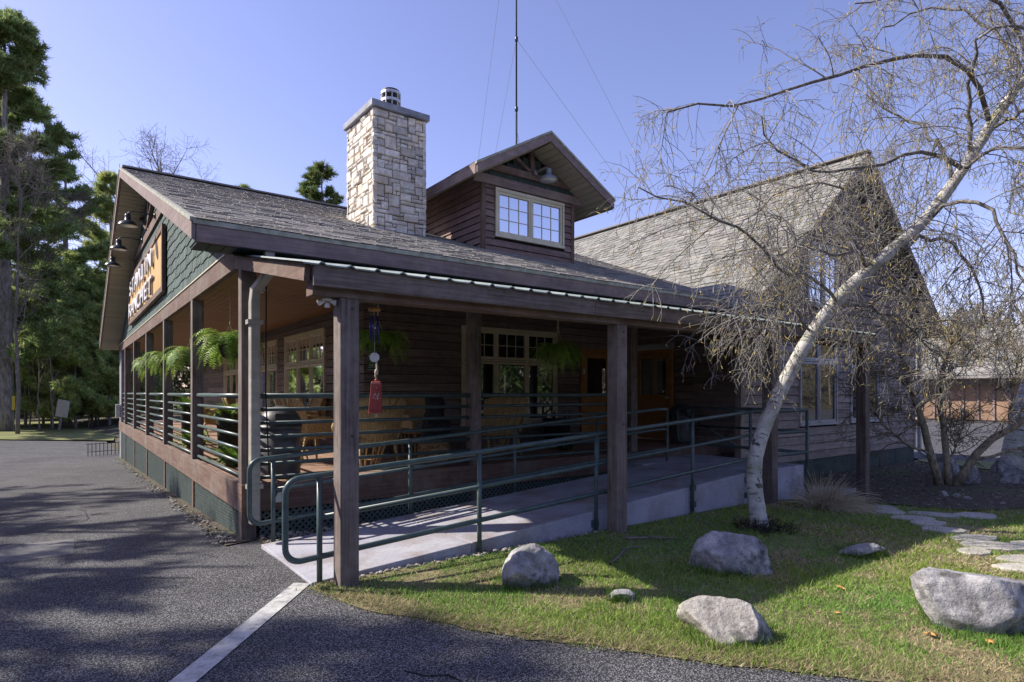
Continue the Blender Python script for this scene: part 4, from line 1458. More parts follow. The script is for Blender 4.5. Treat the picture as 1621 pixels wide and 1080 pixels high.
def pot_plant(name, label, loc, pot_h, sc, var, group=None):
    r = thing(name, label, 'plant', loc)
    MB().lathe([(.10, 0), (.13, .02), (.17, pot_h - .03), (.18, pot_h), (.155, pot_h), (.14, pot_h - .05), (0, pot_h - .06)], (0, 0, 0), 16).build('pot', 'basket', r, smooth=True)
    o = bpy.data.objects.new('fronds', FERN[var])
    link(o, r)
    o.location = (0, 0, pot_h - .04)
    o.scale = (sc, sc, sc * 1.1)
    return r
pot_plant('potted_fern', 'low leafy potted fern on the deck just behind the porch corner railing', (1.92, 9.15, DZ), .12, .8, 2)
pot_plant('potted_fern', 'upright fern in a tall pot in the second bay of the gable side porch', (2.0, 13.4, DZ), .75, .9, 2)
pot_plant('potted_fern', 'bushy fern low behind the second bay rails of the gable side', (1.93, 12.3, DZ), .14, 1.0, 2)
pot_plant('potted_fern', 'tall potted fern rising above the rail beside the porch corner', (1.95, 9.65, DZ), .72, .75, 2)
pot_plant('potted_fern', 'dark potted fern on the deck below the orange front door', (7.25, 8.2, DZ), .12, .66, 2)
pt = thing('planter', 'black planter wrapped in shiny plastic under the front window', 'planter', (7.75, 9.0, DZ))
MB().lathe([(.22, 0), (.25, .05), (.28, .5), (.3, .52), (.25, .52), (.24, .45), (0, .44)], (0, 0, 0), 18).build('tub', 'black', pt, smooth=True)
m = MB()
for k in range(30):
    a = k * .9
    m.add([(.24 * math.cos(a), .24 * math.sin(a), .4), (.3 * math.cos(a + .3), .3 * math.sin(a + .3), .42), (.22 * math.cos(a + .15), .22 * math.sin(a + .15), .66 + .05 * math.sin(k * 3))], [(0, 1, 2)])
m.build('plastic_wrap', 'black', pt)

# ================================================================ PORCH FURNITURE
def make_chair():
    r = bpy.data.objects.new('wicker_chair', None)
    # faces +Y in its own frame; the back is at -Y
    seat = MB().box(-.28, .28, -.24, .28, .36, .42)
    seat.build('seat', 'wicker', r, bevel=.02)
    def bk(u, v, o=0.):
        w = .27 + .1 * v + .015 * math.sin(math.pi * v)
        y = -.25 - .22 * v + .10 * (u * u) - o
        return V(u * w, y, .40 + .60 * v * (1 - .05 * u * u) - .06 * v * u * u)
    n, mm = 12, 10
    vs, fs = [], []
    for o in (0, .02):
        for i in range(mm + 1):
            for j in range(n + 1):
                vs.append(bk(-1 + 2 * j / n, i / mm, o))
    W = n + 1
    S = W * (mm + 1)
    for i in range(mm):
        for j in range(n):
            a = i * W + j
            fs += [(a, a + 1, a + W + 1, a + W), (S + a, S + a + W, S + a + W + 1, S + a + 1)]
    MB().add(vs, fs).build('backrest', 'wicker', r, smooth=True)
    rim = [bk(-1, k / 8) for k in range(9)] + [bk(-1 + 2 * k / 10, 1) for k in range(1, 11)] + [bk(1, 1 - k / 8) for k in range(1, 9)]
    MB().tube(rim, .02, 8).build('back_rim', 'cane', r, smooth=True)
    for u in (-.55, 0.0 - .18, .18, .55):
        MB().tube([bk(u, -.6, .03)] + [bk(u, k / 5, .03) for k in range(6)], .013, 6).build('back_rod', 'cane', r, smooth=True)
    for s in (-1, 1):
        MB().tube([bk(s * .1, .35, .03), bk(s * .5, .95, .03)], .01, 6).build('back_brace', 'cane', r, smooth=True)
        arm = [bk(s, .45), V(s * .36, -.05, .66), V(s * .37, .18, .64), V(s * .35, .29, .56), V(s * .33, .29, .42)]
        MB().tube(arm, [.03, .035, .04, .04, .03], 8).build('arm', 'cane', r, smooth=True)
        MB().prism([(s * .31, -.26, .4), (s * .31, .27, .4), (s * .345, .27, .56), (s * .35, .16, .63), (s * .35, -.3, .64)], (s * .02, 0, 0)).build('side_panel', 'wicker', r)
        for y0, y1 in ((.24, .27), (-.24, -.34)):
            MB().tube([(s * .26, y0, .38), (s * .29, y1, 0)], [.02, .016], 8).build('leg', 'cane', r, smooth=True)
    MB().tube([(-.275, .25, .16), (.275, .25, .16)], .012, 6).build('stretcher', 'cane', r, smooth=True)
    MB().tube([(-.28, -.29, .16), (.28, -.29, .16)], .012, 6).build('stretcher', 'cane', r, smooth=True)
    m = MB()
    cu = []
    for i in range(9):
        for j in range(9):
            u, v = -1 + i / 4, -1 + j / 4
            b = (1 - u ** 4) * (1 - v ** 4)
            cu.append((u * .25, v * .24 + .02, .44 + .07 * b))
    m.add(cu, [(i * 9 + j, (i + 1) * 9 + j, (i + 1) * 9 + j + 1, i * 9 + j + 1) for i in range(8) for j in range(8)])
    m.build('cushion', 'cushion', r, smooth=True)
    return r
chair0 = make_chair()
link(chair0)
CH = [((3.35, 7.85), 0.12, 'wicker armchair seen from behind at the front railing near the red bell'),
      ((5.55, 7.95), -.1, 'wicker armchair seen from behind at the front railing left of the second canopy post'),
      ((3.45, 11.3), 1.5, 'wicker armchair against the side wall windows, the nearer of the pair'),
      ((3.45, 12.6), 1.65, 'wicker armchair against the side wall windows, the farther of the pair'),
      ((2.95, 9.0), -1.35, 'wicker armchair behind the rails beside the porch corner'),
      ((2.6, 10.9), -1.9, 'wicker armchair behind the post of the first gable side bay'),
      ((4.75, 9.0), 3.3, 'wicker armchair facing outwards against the dark front wall'),
      ((2.6, 14.3), -1.5, 'wicker armchair behind the second bay rails of the gable side')]
for i, ((x, y), a, lb) in enumerate(CH):
    c = chair0 if i == 0 else copy_tree(chair0)
    c.location = (x, y, DZ)
    c.rotation_euler = (0, 0, a)
    tag(c, lb, 'chair', 'wicker armchairs on the porch')

def bin_(label, loc, r_, h):
    b = thing('trash_bin', label, 'bin', loc, group='domed porch bins')
    MB().lathe([(r_ * .93, 0), (r_ * .95, .02), (r_, h), (r_ * .97, h + .005), (0, h + .006)], (0, 0, 0), 24).build('body', 'bin', b, smooth=True)
    pr = [(r_ * 1.04, h + .008), (r_ * 1.04, h + .05)] + [(r_ * 1.02 * math.cos(a), h + .05 + r_ * .95 * math.sin(a)) for a in [k * math.pi / 14 for k in range(8)]][:-1] + [(.01, h + .05 + r_ * .95)]
    MB().lathe(pr, (0, 0, 0), 24).build('dome_lid', 'bin', b, smooth=True)
    f = MB().box(-r_ * .5, r_ * .5, -r_ * 1.02, -r_ * .7, h + .06, h + .2)
    f.build('flap', 'black', b, bevel=.01)
    return b
bin_('dark domed trash bin right behind the downspout at the porch corner', (2.13, 7.66, DZ), .25, .58)
b2 = bin_('dark domed trash bin beside the orange door with the frosted window', (10.1, 7.85, DZ), .23, .56)
b2.rotation_euler = (0, 0, -.9)

# stump with a dark carved animal on it
st = thing('log_stump', 'rough burl log stump on the deck by the front railing', 'stump', (4.28, 7.66, DZ))
pr = []
m = MB()
m.lathe([(.2, 0), (.23, .03), (.22, .12), (.24, .2), (.22, .3), (.21, .33), (0, .335)], (0, 0, 0), 20)
m.v = [(x * (1 + .12 * noise.noise(V(x * 9, y * 9, z * 9))), y * (1 + .12 * noise.noise(V(x * 9, y * 9, z * 9 + 5))), z) for x, y, z in m.v]
m.build('log', 'stump', st, smooth=True)
be = thing('animal_statue', 'black shaggy animal statue sitting on the log stump', 'statue', (4.28, 7.66, DZ + .335))
mbd = bpy.data.metaballs.new('tmpmb')
mbd.resolution = .022
mbd.threshold = .12
for x, y, z, rr in ((0, 0, .12, .24), (0, .01, .24, .22), (0, 0, .34, .19), (0, -.03, .50, .185), (0, -.13, .48, .09), (.085, 0, .605, .075), (-.085, 0, .605, .075), (.14, -.1, .07, .12), (-.14, -.1, .07, .12), (.13, -.12, .24, .09), (-.13, -.12, .24, .09)):
    e = mbd.elements.new()
    e.co = (x, y, z)
    e.radius = rr
tmp = bpy.data.objects.new('tmpmb', mbd)
COL.objects.link(tmp)
dg = bpy.context.evaluated_depsgraph_get()
me = bpy.data.meshes.new_from_object(tmp.evaluated_get(dg))
bpy.data.objects.remove(tmp)
for v in me.vertices:
    v.co += v.co.normalized() * .012 * noise.noise(v.co * 28)
me.materials.clear()
me.materials.append(MT['fur'])
me.name = 'body'
o = bpy.data.objects.new('body', me)
link(o, be)
tb = thing('side_table', 'low wicker side table between the chairs at the front railing', 'table', (4.0, 8.55, DZ))
MB().lathe([(.30, .44), (.31, .45), (.31, .48), (0, .481)], (0, 0, 0), 20).build('table_top', 'cane', tb)
for k in range(4):
    a = k * math.pi / 2 + .6
    MB().tube([(.2 * math.cos(a), .2 * math.sin(a), .44), (.25 * math.cos(a), .25 * math.sin(a), 0)], .016, 8).build('leg', 'cane', tb, smooth=True)

# ================================================================ SMALL HANGING THINGS
wc = thing('wind_chime', 'wind chime of blue tubes with a white octagonal sail by the nearest post', 'wind chime', (2.24, 5.1, 2.34))
MB().tube([(0, 0, .05), (0, -.02, .2)], .003, 5).build('cord', 'rope', wc)
MB().lathe([(.052, 0), (.055, .008), (.055, .022), (.05, .03), (0, .031)], (0, 0, 0), 16).build('top_disc', 'cedar_x', wc, smooth=True)
for k in range(5):
    a = k * 2 * math.pi / 5 + .3
    l = .17 + .022 * k
    x, y = .036 * math.cos(a), .036 * math.sin(a)
    MB().tube([(x, y, -.045), (x, y, -.045 - l)], .0085, 8).build('tube', 'chimeblue', wc, smooth=True)
    MB().tube([(x, y, 0), (x, y, -.05)], .0015, 4).build('thread', 'rope', wc)
MB().lathe([(.012, -.16), (.016, -.15), (.012, -.14)], (0, 0, 0), 10).build('striker', 'white', wc, smooth=True)
MB().tube([(0, 0, 0), (0, 0, -.4)], .002, 4).build('striker_thread', 'rope', wc)
sail = MB()
pts = [(.045 * math.cos(k * math.pi / 4 + .39), 0, -.415 + .045 * math.sin(k * math.pi / 4 + .39)) for k in range(8)]
fwd = V(.595, .8037, 0)
side = V(.8037, -.595, 0)
sail.prism([side * p[0] + V(0, 0, p[2]) for p in pts], fwd * .008)
sail.build('sail', 'white', wc)
rb_ = thing('red_bell', 'chipped red metal bell with white markings hung by a knotted rope', 'bell', (2.26, 5.1, 1.71))
MB().tube([(0, 0, .02), (-.012, 0, .05), (.004, 0, .1), (-.002, 0, .2), (-.01, 0, .25)], .0075, 6).build('rope', 'rope', rb_, smooth=True)
MB().lathe([(.008, .055), (.016, .065), (.018, .09), (.012, .105), (.006, .11)], (-.002, 0, 0), 8).build('knot', 'rope', rb_, smooth=True)
body = MB()
a, b_ = side * .052, fwd * .036
for (zt, s1), (zb, s2) in [((0, .72), (-.012, .82)), ((-.012, .82), (-.27, 1.05)), ((-.27, 1.05), (-.285, 1.12))]:
    tq = [V(.012 * (zt / .28), 0, zt) + (a * i + b_ * j) * s1 for i, j in ((-1, -1), (1, -1), (1, 1), (-1, 1))]
    bq = [V(.012 * (zb / .28), 0, zb) + (a * i + b_ * j) * s2 for i, j in ((-1, -1), (1, -1), (1, 1), (-1, 1))]
    body.add(tq + bq, [(0, 1, 5, 4), (1, 2, 6, 5), (2, 3, 7, 6), (3, 0, 4, 7), (0, 3, 2, 1)])
body.build('bell_body', 'bellred', rb_, bevel=.004)
MB().lathe([(.018, -.002), (.02, .015), (.008, .025)], (0, 0, 0), 8).build('crown', 'bellred', rb_, smooth=True)
mk = MB()
rdm = random.Random(3)
f0 = -fwd * .0385
for k in range(26):
    t = rdm.random()
    x, z = rdm.gauss(.006, .012), -.15 + rdm.gauss(0, .05)
    if k < 8:
        ang = k / 8 * 6.28
        x, z = .02 * math.cos(ang), -.14 + .016 * math.sin(ang)
    s = rdm.uniform(.003, .006)
    c = f0 + side * x + V(0, 0, z)
    mk.add([c + side * s, c + V(0, 0, s * 1.4), c - side * s, c - V(0, 0, s)], [(0, 1, 2, 3)])
for z in (-.02, -.262):
    for k in range(9):
        c = f0 + side * (-.036 + .009 * k) + V(0, 0, z)
        mk.add([c + side * .004, c + V(0, 0, .004), c - side * .004, c - V(0, 0, .003)], [(0, 1, 2, 3)])
mk.build('white_mark', 'bellmark', rb_)
MB().box(-.013, .013, -.004, .004, -.32, -.2).build('clapper', 'rope', rb_)
ap = thing('number_plate', 'small green plate reading 3936 behind the nearest post', 'sign', (3.48, 7.27 + 2.18, 2.13))
ap.location = (4.04, 9.46, 1.98)
ap.scale = (.55, 1, .55)
MB().box(-.02, .36, -.012, .0, 0, .26).build('plate', 'plategreen', ap)
MB().box(-.02, .36, -.016, -.0125, .0, .02).build('white_strip', 'white', ap)
MB().box(.14, .2, -.012, 0, .262, .34).build('emblem', 'white', ap)
cu = bpy.data.curves.new('digits', 'FONT')
cu.body = '3936'
cu.size = .17
cu.extrude = .003
cu.align_x = 'CENTER'
tmp = bpy.data.objects.new('tmp', cu)
COL.objects.link(tmp)
dg = bpy.context.evaluated_depsgraph_get()
me = bpy.data.meshes.new_from_object(tmp.evaluated_get(dg))
bpy.data.objects.remove(tmp)
me.materials.clear()
me.materials.append(MT['white'])
o = bpy.data.objects.new('digits', me)
link(o, ap)
o.location = (.17, -.016, .07)
o.rotation_euler = (R(90), 0, 0)
def flood(label, loc):
    r = thing('flood_light', label, 'lamp', loc, group='white twin flood lights')
    r.scale = (.72, .72, .72)
    MB().lathe([(.06, 0), (.06, -.02), (.045, -.03)], (0, 0, 0), 14).build('base_plate', 'white', r, smooth=True)
    MB().lathe([(.02, 0), (.03, .02), (.035, .05), (.028, .055)], (0, 0, -.05), 12, axis=(0, 0, -1)).build('sensor', 'white', r, smooth=True)
    for s in (-1, 1):
        MB().lathe([(.012, 0), (.018, .02), (.036, .07), (.036, .085), (0, .086)], V(.02 * s, -.01 * s, -.03), 12, axis=(.8 * s, -.6 * s, -.25)).build('lamp_head', 'white', r, smooth=True)
flood('white flood light under the left end of the canopy beam', (1.74, 4.9, 2.383))
flood('white flood light on the porch ceiling above the front window', (5.6, 8.2, 3.108))
flood('white flood light on the porch ceiling beside the downspout', (2.1, 8.4, 3.0))

# ================================================================ ANTENNA MAST
mast = thing('antenna_mast', 'tall thin grey antenna mast with guy wires rising behind the dormer', 'antenna', (19.24, 25.6, -.4))
MB().tube([(0, 0, 0), (0, 0, 17)], .055, 8).build('lower_tube', 'enamel', mast, smooth=True)
MB().tube([(0, 0, 17), (0, 0, 34)], .045, 8).build('upper_tube', 'enamel', mast, smooth=True)
for z in (17.0, 20.7, 26.8):
    MB().lathe([(.05, z - .15), (.09, z - .1), (.09, z + .1), (.05, z + .15)], (0, 0, 0), 8).build('coupling', 'enamel', mast, smooth=True)
for a, b in (((0, 0, 20.7), (12.1, -8.9, 0)), ((0, 0, 26.8), (11.2, -8.3, 0)), ((0, 0, 20.7), (3.1, 12.6, 0)), ((0, 0, 30), (3.1, 12.8, 0)), ((0, 0, 16), (9, 6, 0))):
    MB().tube([a, b], .009, 5).build('guy_wire', 'bluegrey', mast)

# ================================================================ BIRCH
def tree_parts(root, off, mains, radii, K=14):
    pass

birch = thing('birch_tree', 'leaning white birch with drooping bare twigs and yellow catkins on the lawn', 'tree', (6.61, 4.0, -.05))
BO = -np.array([6.61, 4.0, -.05])
TR = [(6.60, 3.98, -.12), (6.61, 4.02, .1), (6.63, 4.07, .34), (6.64, 4.13, .75), (6.85, 4.06, 1.3), (7.2, 3.87, 2.05), (7.62, 3.65, 2.73), (8.18, 3.3, 3.29), (8.7, 3.0, 3.78),
      (9.15, 2.74, 4.48), (9.55, 2.52, 5.15), (9.97, 2.29, 5.76), (10.51, 1.97, 6.53), (11.19, 1.55, 7.47)]
tp = resample(TR, 40)
trr = np.interp(np.linspace(0, 1, 40), [0, .03, .1, .3, .6, 1], [.12, .097, .088, .08, .068, .03])
m = MB().tube([tuple(p + BO) for p in tp], list(trr), 20, uv=True)
m.v = [tuple(Vector(p) + (Vector(p) - Vector(tp[i // 20] + BO)) * (.16 * noise.noise(Vector(p) * 5) + .09 * noise.noise(Vector(p) * 16))) for i, p in enumerate(m.v)]
m.build('trunk', 'birch', birch, smooth=True)
LIMBS = [
 [(9.27, 2.53, 5.0), (9.09, 2.51, 5.29), (8.81, 2.56, 5.46), (8.47, 2.67, 5.56), (8.1, 2.79, 5.56), (7.61, 3.0, 5.45), (7.14, 3.19, 5.26), (6.67, 3.39, 5.05), (6.18, 3.6, 4.82), (5.82, 3.71, 4.65), (5.4, 3.87, 4.68), (4.97, 4.03, 4.5)],
 [(8.93, 2.72, 4.39), (8.6, 2.83, 4.52), (8.2, 2.98, 4.49), (7.8, 3.14, 4.29), (7.29, 3.38, 4.19), (6.89, 3.53, 4.16), (6.57, 3.63, 4.25), (6.26, 3.72, 4.41), (6.06, 3.73, 4.6)],
 [(7.97, 3.35, 3.21), (7.62, 3.37, 3.12), (7.54, 3.35, 3.45), (7.4, 3.38, 3.24), (7.22, 3.44, 3.19), (6.8, 3.6, 3.3), (6.4, 3.7, 3.1)],
 [(7.6, 3.6, 2.72), (6.98, 3.58, 2.96), (6.5, 3.72, 2.97), (6.16, 3.76, 3.22), (5.88, 3.75, 3.39), (5.49, 3.83, 3.44), (5.04, 3.94, 3.55), (4.57, 4.08, 3.58)],
 [(8.7, 2.95, 3.8), (8.72, 2.55, 3.95), (8.74, 2.34, 3.71), (8.7, 2.17, 3.27), (8.61, 2.04, 2.86), (8.44, 1.96, 2.4)],
 [(9.08, 2.75, 4.40), (9.08, 2.43, 4.55), (9.18, 2.16, 4.54), (9.26, 1.92, 4.35), (9.21, 1.76, 3.84)],
 [(9.45, 2.56, 4.95), (9.43, 2.22, 5.1), (9.45, 1.96, 5.01), (9.45, 1.71, 4.69)],
 [(9.2, 2.7, 4.6), (8.9, 2.6, 5.3), (8.66, 2.5, 5.7), (8.62, 2.35, 5.85), (8.79, 2.07, 5.76), (8.9, 1.8, 5.5)],
 [(8.98, 2.84, 4.30), (8.9, 2.99, 4.89), (8.93, 3.22, 5.12), (8.82, 3.55, 5.43), (8.83, 3.79, 5.72)],
 [(8.25, 3.2, 3.42), (8.67, 2.85, 3.57), (9.07, 2.74, 3.37), (9.4, 2.69, 3.04), (9.67, 2.67, 2.5)],
 [(8.03, 3.4, 3.2), (8.06, 3.4, 3.59), (7.86, 3.82, 3.75), (7.68, 4.24, 3.6), (7.65, 4.54, 3.2)],
 [(9.79, 2.38, 5.55), (9.85, 2.51, 6.28), (9.68, 2.86, 6.69), (9.44, 3.27, 6.9), (9.17, 3.69, 6.7), (9.05, 4.0, 6.3)],
 [(7.35, 3.78, 2.35), (6.8, 3.72, 2.61), (6.3, 3.75, 2.55), (5.82, 3.78, 2.3)],
 [(7.52, 3.6, 2.7), (8.28, 3.33, 2.67), (9.14, 3.07, 2.2), (9.76, 2.98, 1.7)],
 [(10.0, 2.27, 5.8), (9.5, 2.3, 6.3), (8.8, 2.6, 6.5), (8.0, 2.9, 6.3), (7.3, 3.2, 6.0)],
 [(8.5, 3.12, 3.6), (8.2, 3.4, 4.0), (7.7, 3.8, 4.25), (7.2, 4.2, 4.1), (6.9, 4.5, 3.7)],
 [(8.18, 3.3, 3.29), (8.5, 3.5, 3.7), (9.1, 3.8, 3.8), (9.8, 4.0, 3.5), (10.2, 4.1, 3.0)],
]
rads = [.031, .027, .026, .022, .026, .024, .024, .028, .026, .028, .022, .024, .018, .016, .027, .02, .02]
LP = []
for L, r in zip(LIMBS, rads):
    p = resample(L, 14)
    p[1:] += RNG.normal(size=(13, 3)) * .028
    LP.append(p)
    m = MB().tube([tuple(x + BO) for x in p], list(np.linspace(r, r * .3, 14)), 8)
    m.build('limb', 'limb', birch, smooth=True)
LP = np.array(LP)
rb = np.random.default_rng(5)
tw1 = children_of(LP, 18, .5, 1.5, K=8, spread=.75, droop=.75, up=.12, t0=.12, t1=1., wig=.11, taper=.3, rng=rb)
trk = np.array([resample(tp[14:34], 14)])
tw1 = np.concatenate([tw1, children_of(trk, 40, .5, 1.4, K=8, spread=.9, droop=.8, up=.15, t0=0, t1=1, wig=.16, taper=.2, rng=rb)])
tw1 = tw1[(tw1[:, :, 1].max(axis=1) < 4.9) | (tw1[:, :, 2].min(axis=1) > 4.0)]
tw2 = children_of(tw1, 10, .25, .75, K=7, spread=.72, droop=1.1, up=.0, t0=.1, t1=1., wig=.12, taper=.3, rng=rb)
tw3 = children_of(tw2, 3, .08, .3, K=4, spread=.7, droop=.9, t0=.15, t1=1., wig=.13, rng=rb)
# few shoots grow across the front of the stem: keep the white trunk readable
def clear_of_trunk(P, keep):
    mid = P.mean(axis=1)
    dd = np.linalg.norm(mid[:, None, :2] - tp[None, 4:36, :2] + (mid[:, None, 2:] - tp[None, 4:36, 2:]) * 0, axis=2) + np.abs(mid[:, None, 2] - tp[None, 4:36, 2])
    near = dd.min(axis=1) < .45
    return P[~near | (rb.random(len(P)) < keep)]
tw2 = clear_of_trunk(tw2, .3)
tw3 = clear_of_trunk(tw3, .25)
def rad_of(P, a, b):
    return np.tile(np.linspace(a, b, P.shape[1]), (len(P), 1))
def join_tubes(sets):
    vv, ff, k = [], [], 0
    for P, a, b, n in sets:
        v, f = batch_tubes(P, rad_of(P, a, b), n)
        vv.append(v)
        ff.append(f + k)
        k += len(v)
    return np.concatenate(vv), np.concatenate(ff)
v, f = join_tubes([(tw1, .008, .0036, 4), (tw2, .0038, .0022, 3), (tw3, .0025, .0018, 3)])
o = np_mesh('twigs', v + BO, f, 'twig', parent=birch)
o['kind'] = 'stuff'
ends = np.concatenate([tw3[:, -1], tw2[:, -1]])
ends = ends[rb.random(len(ends)) < .34]
d = nrm(rb.normal(size=ends.shape) * .55 + np.array([0, 0, -.75]))
L = rb.uniform(.025, .065, (len(ends), 1))
cat_ = np.stack([ends, ends + d * L * .5, ends + d * L], 1)
rr = np.tile(np.array([.0035, .0048, .003]), (len(cat_), 1))
v, f = batch_tubes(cat_, rr, 4)
o = np_mesh('catkins', v + BO, f, 'catkin', parent=birch)
o['kind'] = 'stuff'

# dead dark tuft round the birch foot
tuft = thing('dead_tuft', 'dark dead plant tuft round the foot of the birch', 'plant', (6.55, 3.9, gz(6.5, 3.9)))
pts = np.zeros((1, 2, 3)) + np.array([[[0, 0, 0], [0, 0, .02]]])
N = 130
a = RNG.uniform(0, 6.28, N)
r0 = RNG.uniform(.05, .32, N)
st_ = np.stack([r0 * np.cos(a), r0 * np.sin(a), np.zeros(N)], 1)
dd = nrm(np.stack([np.cos(a) * .5, np.sin(a) * .5, np.ones(N) * .8], 1) + RNG.normal(size=(N, 3)) * .35)
P = np.stack([st_, st_ + dd * .08, st_ + dd * .08 + nrm(dd + RNG.normal(size=(N, 3)) * .4) * .08], 1)
kids = children_of(P, 5, .03, .08, K=3, spread=.7, droop=.1, rng=RNG)
v, f = join_tubes([(P, .004, .002, 3), (kids, .003, .002, 3)])
np_mesh('stems', v, f, 'basket', parent=tuft)

# second birch at the right edge, multi-stem shrub
b2 = thing('birch_tree', 'pale birch trunk at the right edge beyond the mulch bed', 'tree', (19.24, 4.8, -.35))
p = resample([(0, 0, -.1), (.1, -.05, .6), (.3, -.2, 1.6), (.5, -.4, 2.6), (.9, -.7, 4.2), (1.1, -.9, 6.5), (1.2, -1., 9)], 24)
MB().tube([tuple(x) for x in p], list(np.linspace(.27, .06, 24)), 14, uv=True).build('trunk', 'birch', b2, smooth=True)
mains = children_of(np.array([resample(p[9:], 14)]), 14, 1.6, 3.2, K=10, spread=.8, droop=.3, up=.4, rng=RNG)
s1 = children_of(mains, 10, .5, 1.3, K=6, spread=.75, droop=.7, rng=RNG)
s2 = children_of(s1, 7, .2, .5, K=4, spread=.75, droop=.8, rng=RNG)
v, f = join_tubes([(mains, .045, .015, 5), (s1, .012, .005, 3), (s2, .006, .004, 3)])
np_mesh('twigs', v, f, 'twig', parent=b2)['kind'] = 'stuff'

shrub = thing('bare_shrub', 'bare multi-stemmed shrub with lichen grey stems in the mulch bed', 'shrub', (14.05, 4.5, -.25))
SH = [[(-.12, .1, 0), (-.25, .2, .6), (-.3, .35, 1.2), (-.45, .4, 1.75), (-.5, .6, 2.4), (-.3, .8, 3.2)],
      [(.02, 0, 0), (.08, .05, .7), (.12, .12, 1.5), (.1, .2, 2.1), (.35, .1, 2.7), (.8, 0, 3.2)],
      [(.1, -.1, 0), (.3, -.28, .35), (.38, -.36, .75), (.85, -.75, 1.15), (1.3, -1.15, 1.55), (2.0, -1.7, 1.95), (2.6, -2.2, 2.7)],
      [(.35, -.33, .55), (.8, -.85, .7), (1.2, -1.3, 1.05), (1.8, -1.8, 1.2), (2.3, -2.2, 1.2)],
      [(.9, -.8, 1.18), (.95, -.75, 1.6), (.9, -.8, 2.1), (1.1, -.9, 2.7)],
      [(-.38, .38, 1.5), (-.2, .1, 1.9), (.1, -.1, 2.4), (.5, -.4, 2.9)],
      [(-.25, .2, .6), (-.6, .6, .9), (-.85, 1.0, 1.4), (-.7, 1.3, 2.0)],
      [(-.05, .05, .3), (.35, -.1, .9), (.55, -.1, 1.4)],
      [(-.45, .4, 1.75), (-.9, .5, 2.2), (-1.5, .7, 2.3), (-2.2, .8, 2.1)],
      [(.1, .15, 1.9), (-.4, -.1, 2.4), (-1., -.4, 2.8), (-1.6, -.5, 3.0)]]
sr = [.085, .07, .08, .032, .03, .035, .028, .02, .03, .03]
SP = []
for L, r in zip(SH, sr):
    p = resample(L, 12)
    p[1:] += RNG.normal(size=(11, 3)) * .02
    SP.append(p)
    MB().tube([tuple(x) for x in p], list(np.linspace(r, r * .35, 12)), 8).build('stem', 'shrubbark', shrub, smooth=True)
SP = np.array(SP)
s1 = children_of(SP, 18, .5, 1.5, K=7, spread=.7, droop=.1, up=.35, t0=.25, t1=1, wig=.22, rng=RNG)
s2 = children_of(s1, 8, .2, .7, K=5, spread=.75, droop=.15, wig=.25, rng=RNG)
s3 = children_of(s2, 3, .1, .25, K=3, spread=.7, droop=.1, wig=.2, rng=RNG)
v, f = join_tubes([(s1, .012, .006, 4), (s2, .006, .004, 3), (s3, .005, .003, 3)])
np_mesh('twigs', v, f, 'shrubbark', parent=shrub)['kind'] = 'stuff'

# ================================================================ ROCKS
def boulder(name, label, cat, loc, size, seed, mat='rock', flat=0., group=None, rz=0., cuts=7):
    bm = bmesh.new()
    bmesh.ops.create_icosphere(bm, subdivisions=5, radius=1)
    rd = random.Random(seed)
    planes = []
    for k in range(cuts):
        n = Vector((rd.gauss(0, 1), rd.gauss(0, 1), rd.gauss(.25, .8))).normalized()
        planes.append((n, rd.uniform(.42, .82)))
    for v in bm.verts:
        p = v.co.copy()
        for n, d in planes:
            e = p.dot(n) - d
            if e > 0:
                p -= n * e * .97
        p *= 1 + .09 * noise.noise(p * 1.4 + V(seed, 0, 0)) + .04 * noise.noise(p * 4 + V(0, seed, 0)) + .025 * noise.noise(p * 9) + .012 * noise.noise(p * 22)
        v.co = p
    # rest on the ground, sunk a little; extents scaled to size
    mn = [min(v.co[i] for v in bm.verts) for i in range(3)]
    mx = [max(v.co[i] for v in bm.verts) for i in range(3)]
    for v in bm.verts:
        v.co = V(*[((v.co[i] - mn[i]) / (mx[i] - mn[i]) - (.5 if i < 2 else .36)) * size[i] * (1 if i < 2 else 1.55) for i in range(3)])
    me = bpy.data.meshes.new(name)
    bm.to_mesh(me)
    bm.free()
    me.polygons.foreach_set('use_smooth', [True] * len(me.polygons))
    me.materials.append(MT[mat])
    o = bpy.data.objects.new(name, me)
    link(o)
    o.location = (loc[0], loc[1], gz(loc[0], loc[1]) + .01)
    o.rotation_euler = (0, 0, rz)
    tag(o, label, cat, group)
    return o
VA = R(53.49 - 90)
boulder('boulder', 'pointed grey boulder on the grass between the two near canopy posts', 'rock', (3.14, 3.98), (.49, .40, .33), 4, rz=VA, cuts=6)
boulder('boulder', 'rounded dark topped boulder beside the foot of the birch', 'rock', (4.86, 3.26), (.69, .48, .34), 17, rz=VA, cuts=14)
boulder('boulder', 'tan streaked wedge-shaped boulder near the asphalt edge', 'rock', (3.53, 2.37), (.64, .42, .245), 23, 'rocktan', rz=VA - .2, cuts=8)
boulder('boulder', 'largest grey boulder at the right edge of the lawn', 'rock', (5.13, 1.43), (.95, .56, .37), 31, rz=VA - .12, cuts=10)
boulder('boulder', 'low flat grey rock in the shaded grass beyond the birch', 'rock', (6.33, 2.74), (.44, .28, .14), 42, rz=VA, cuts=4)
boulder('stone', 'small pale flat stone lying alone in the grass', 'rock', (3.46, 3.26), (.21, .15, .085), 55, rz=VA, cuts=3)
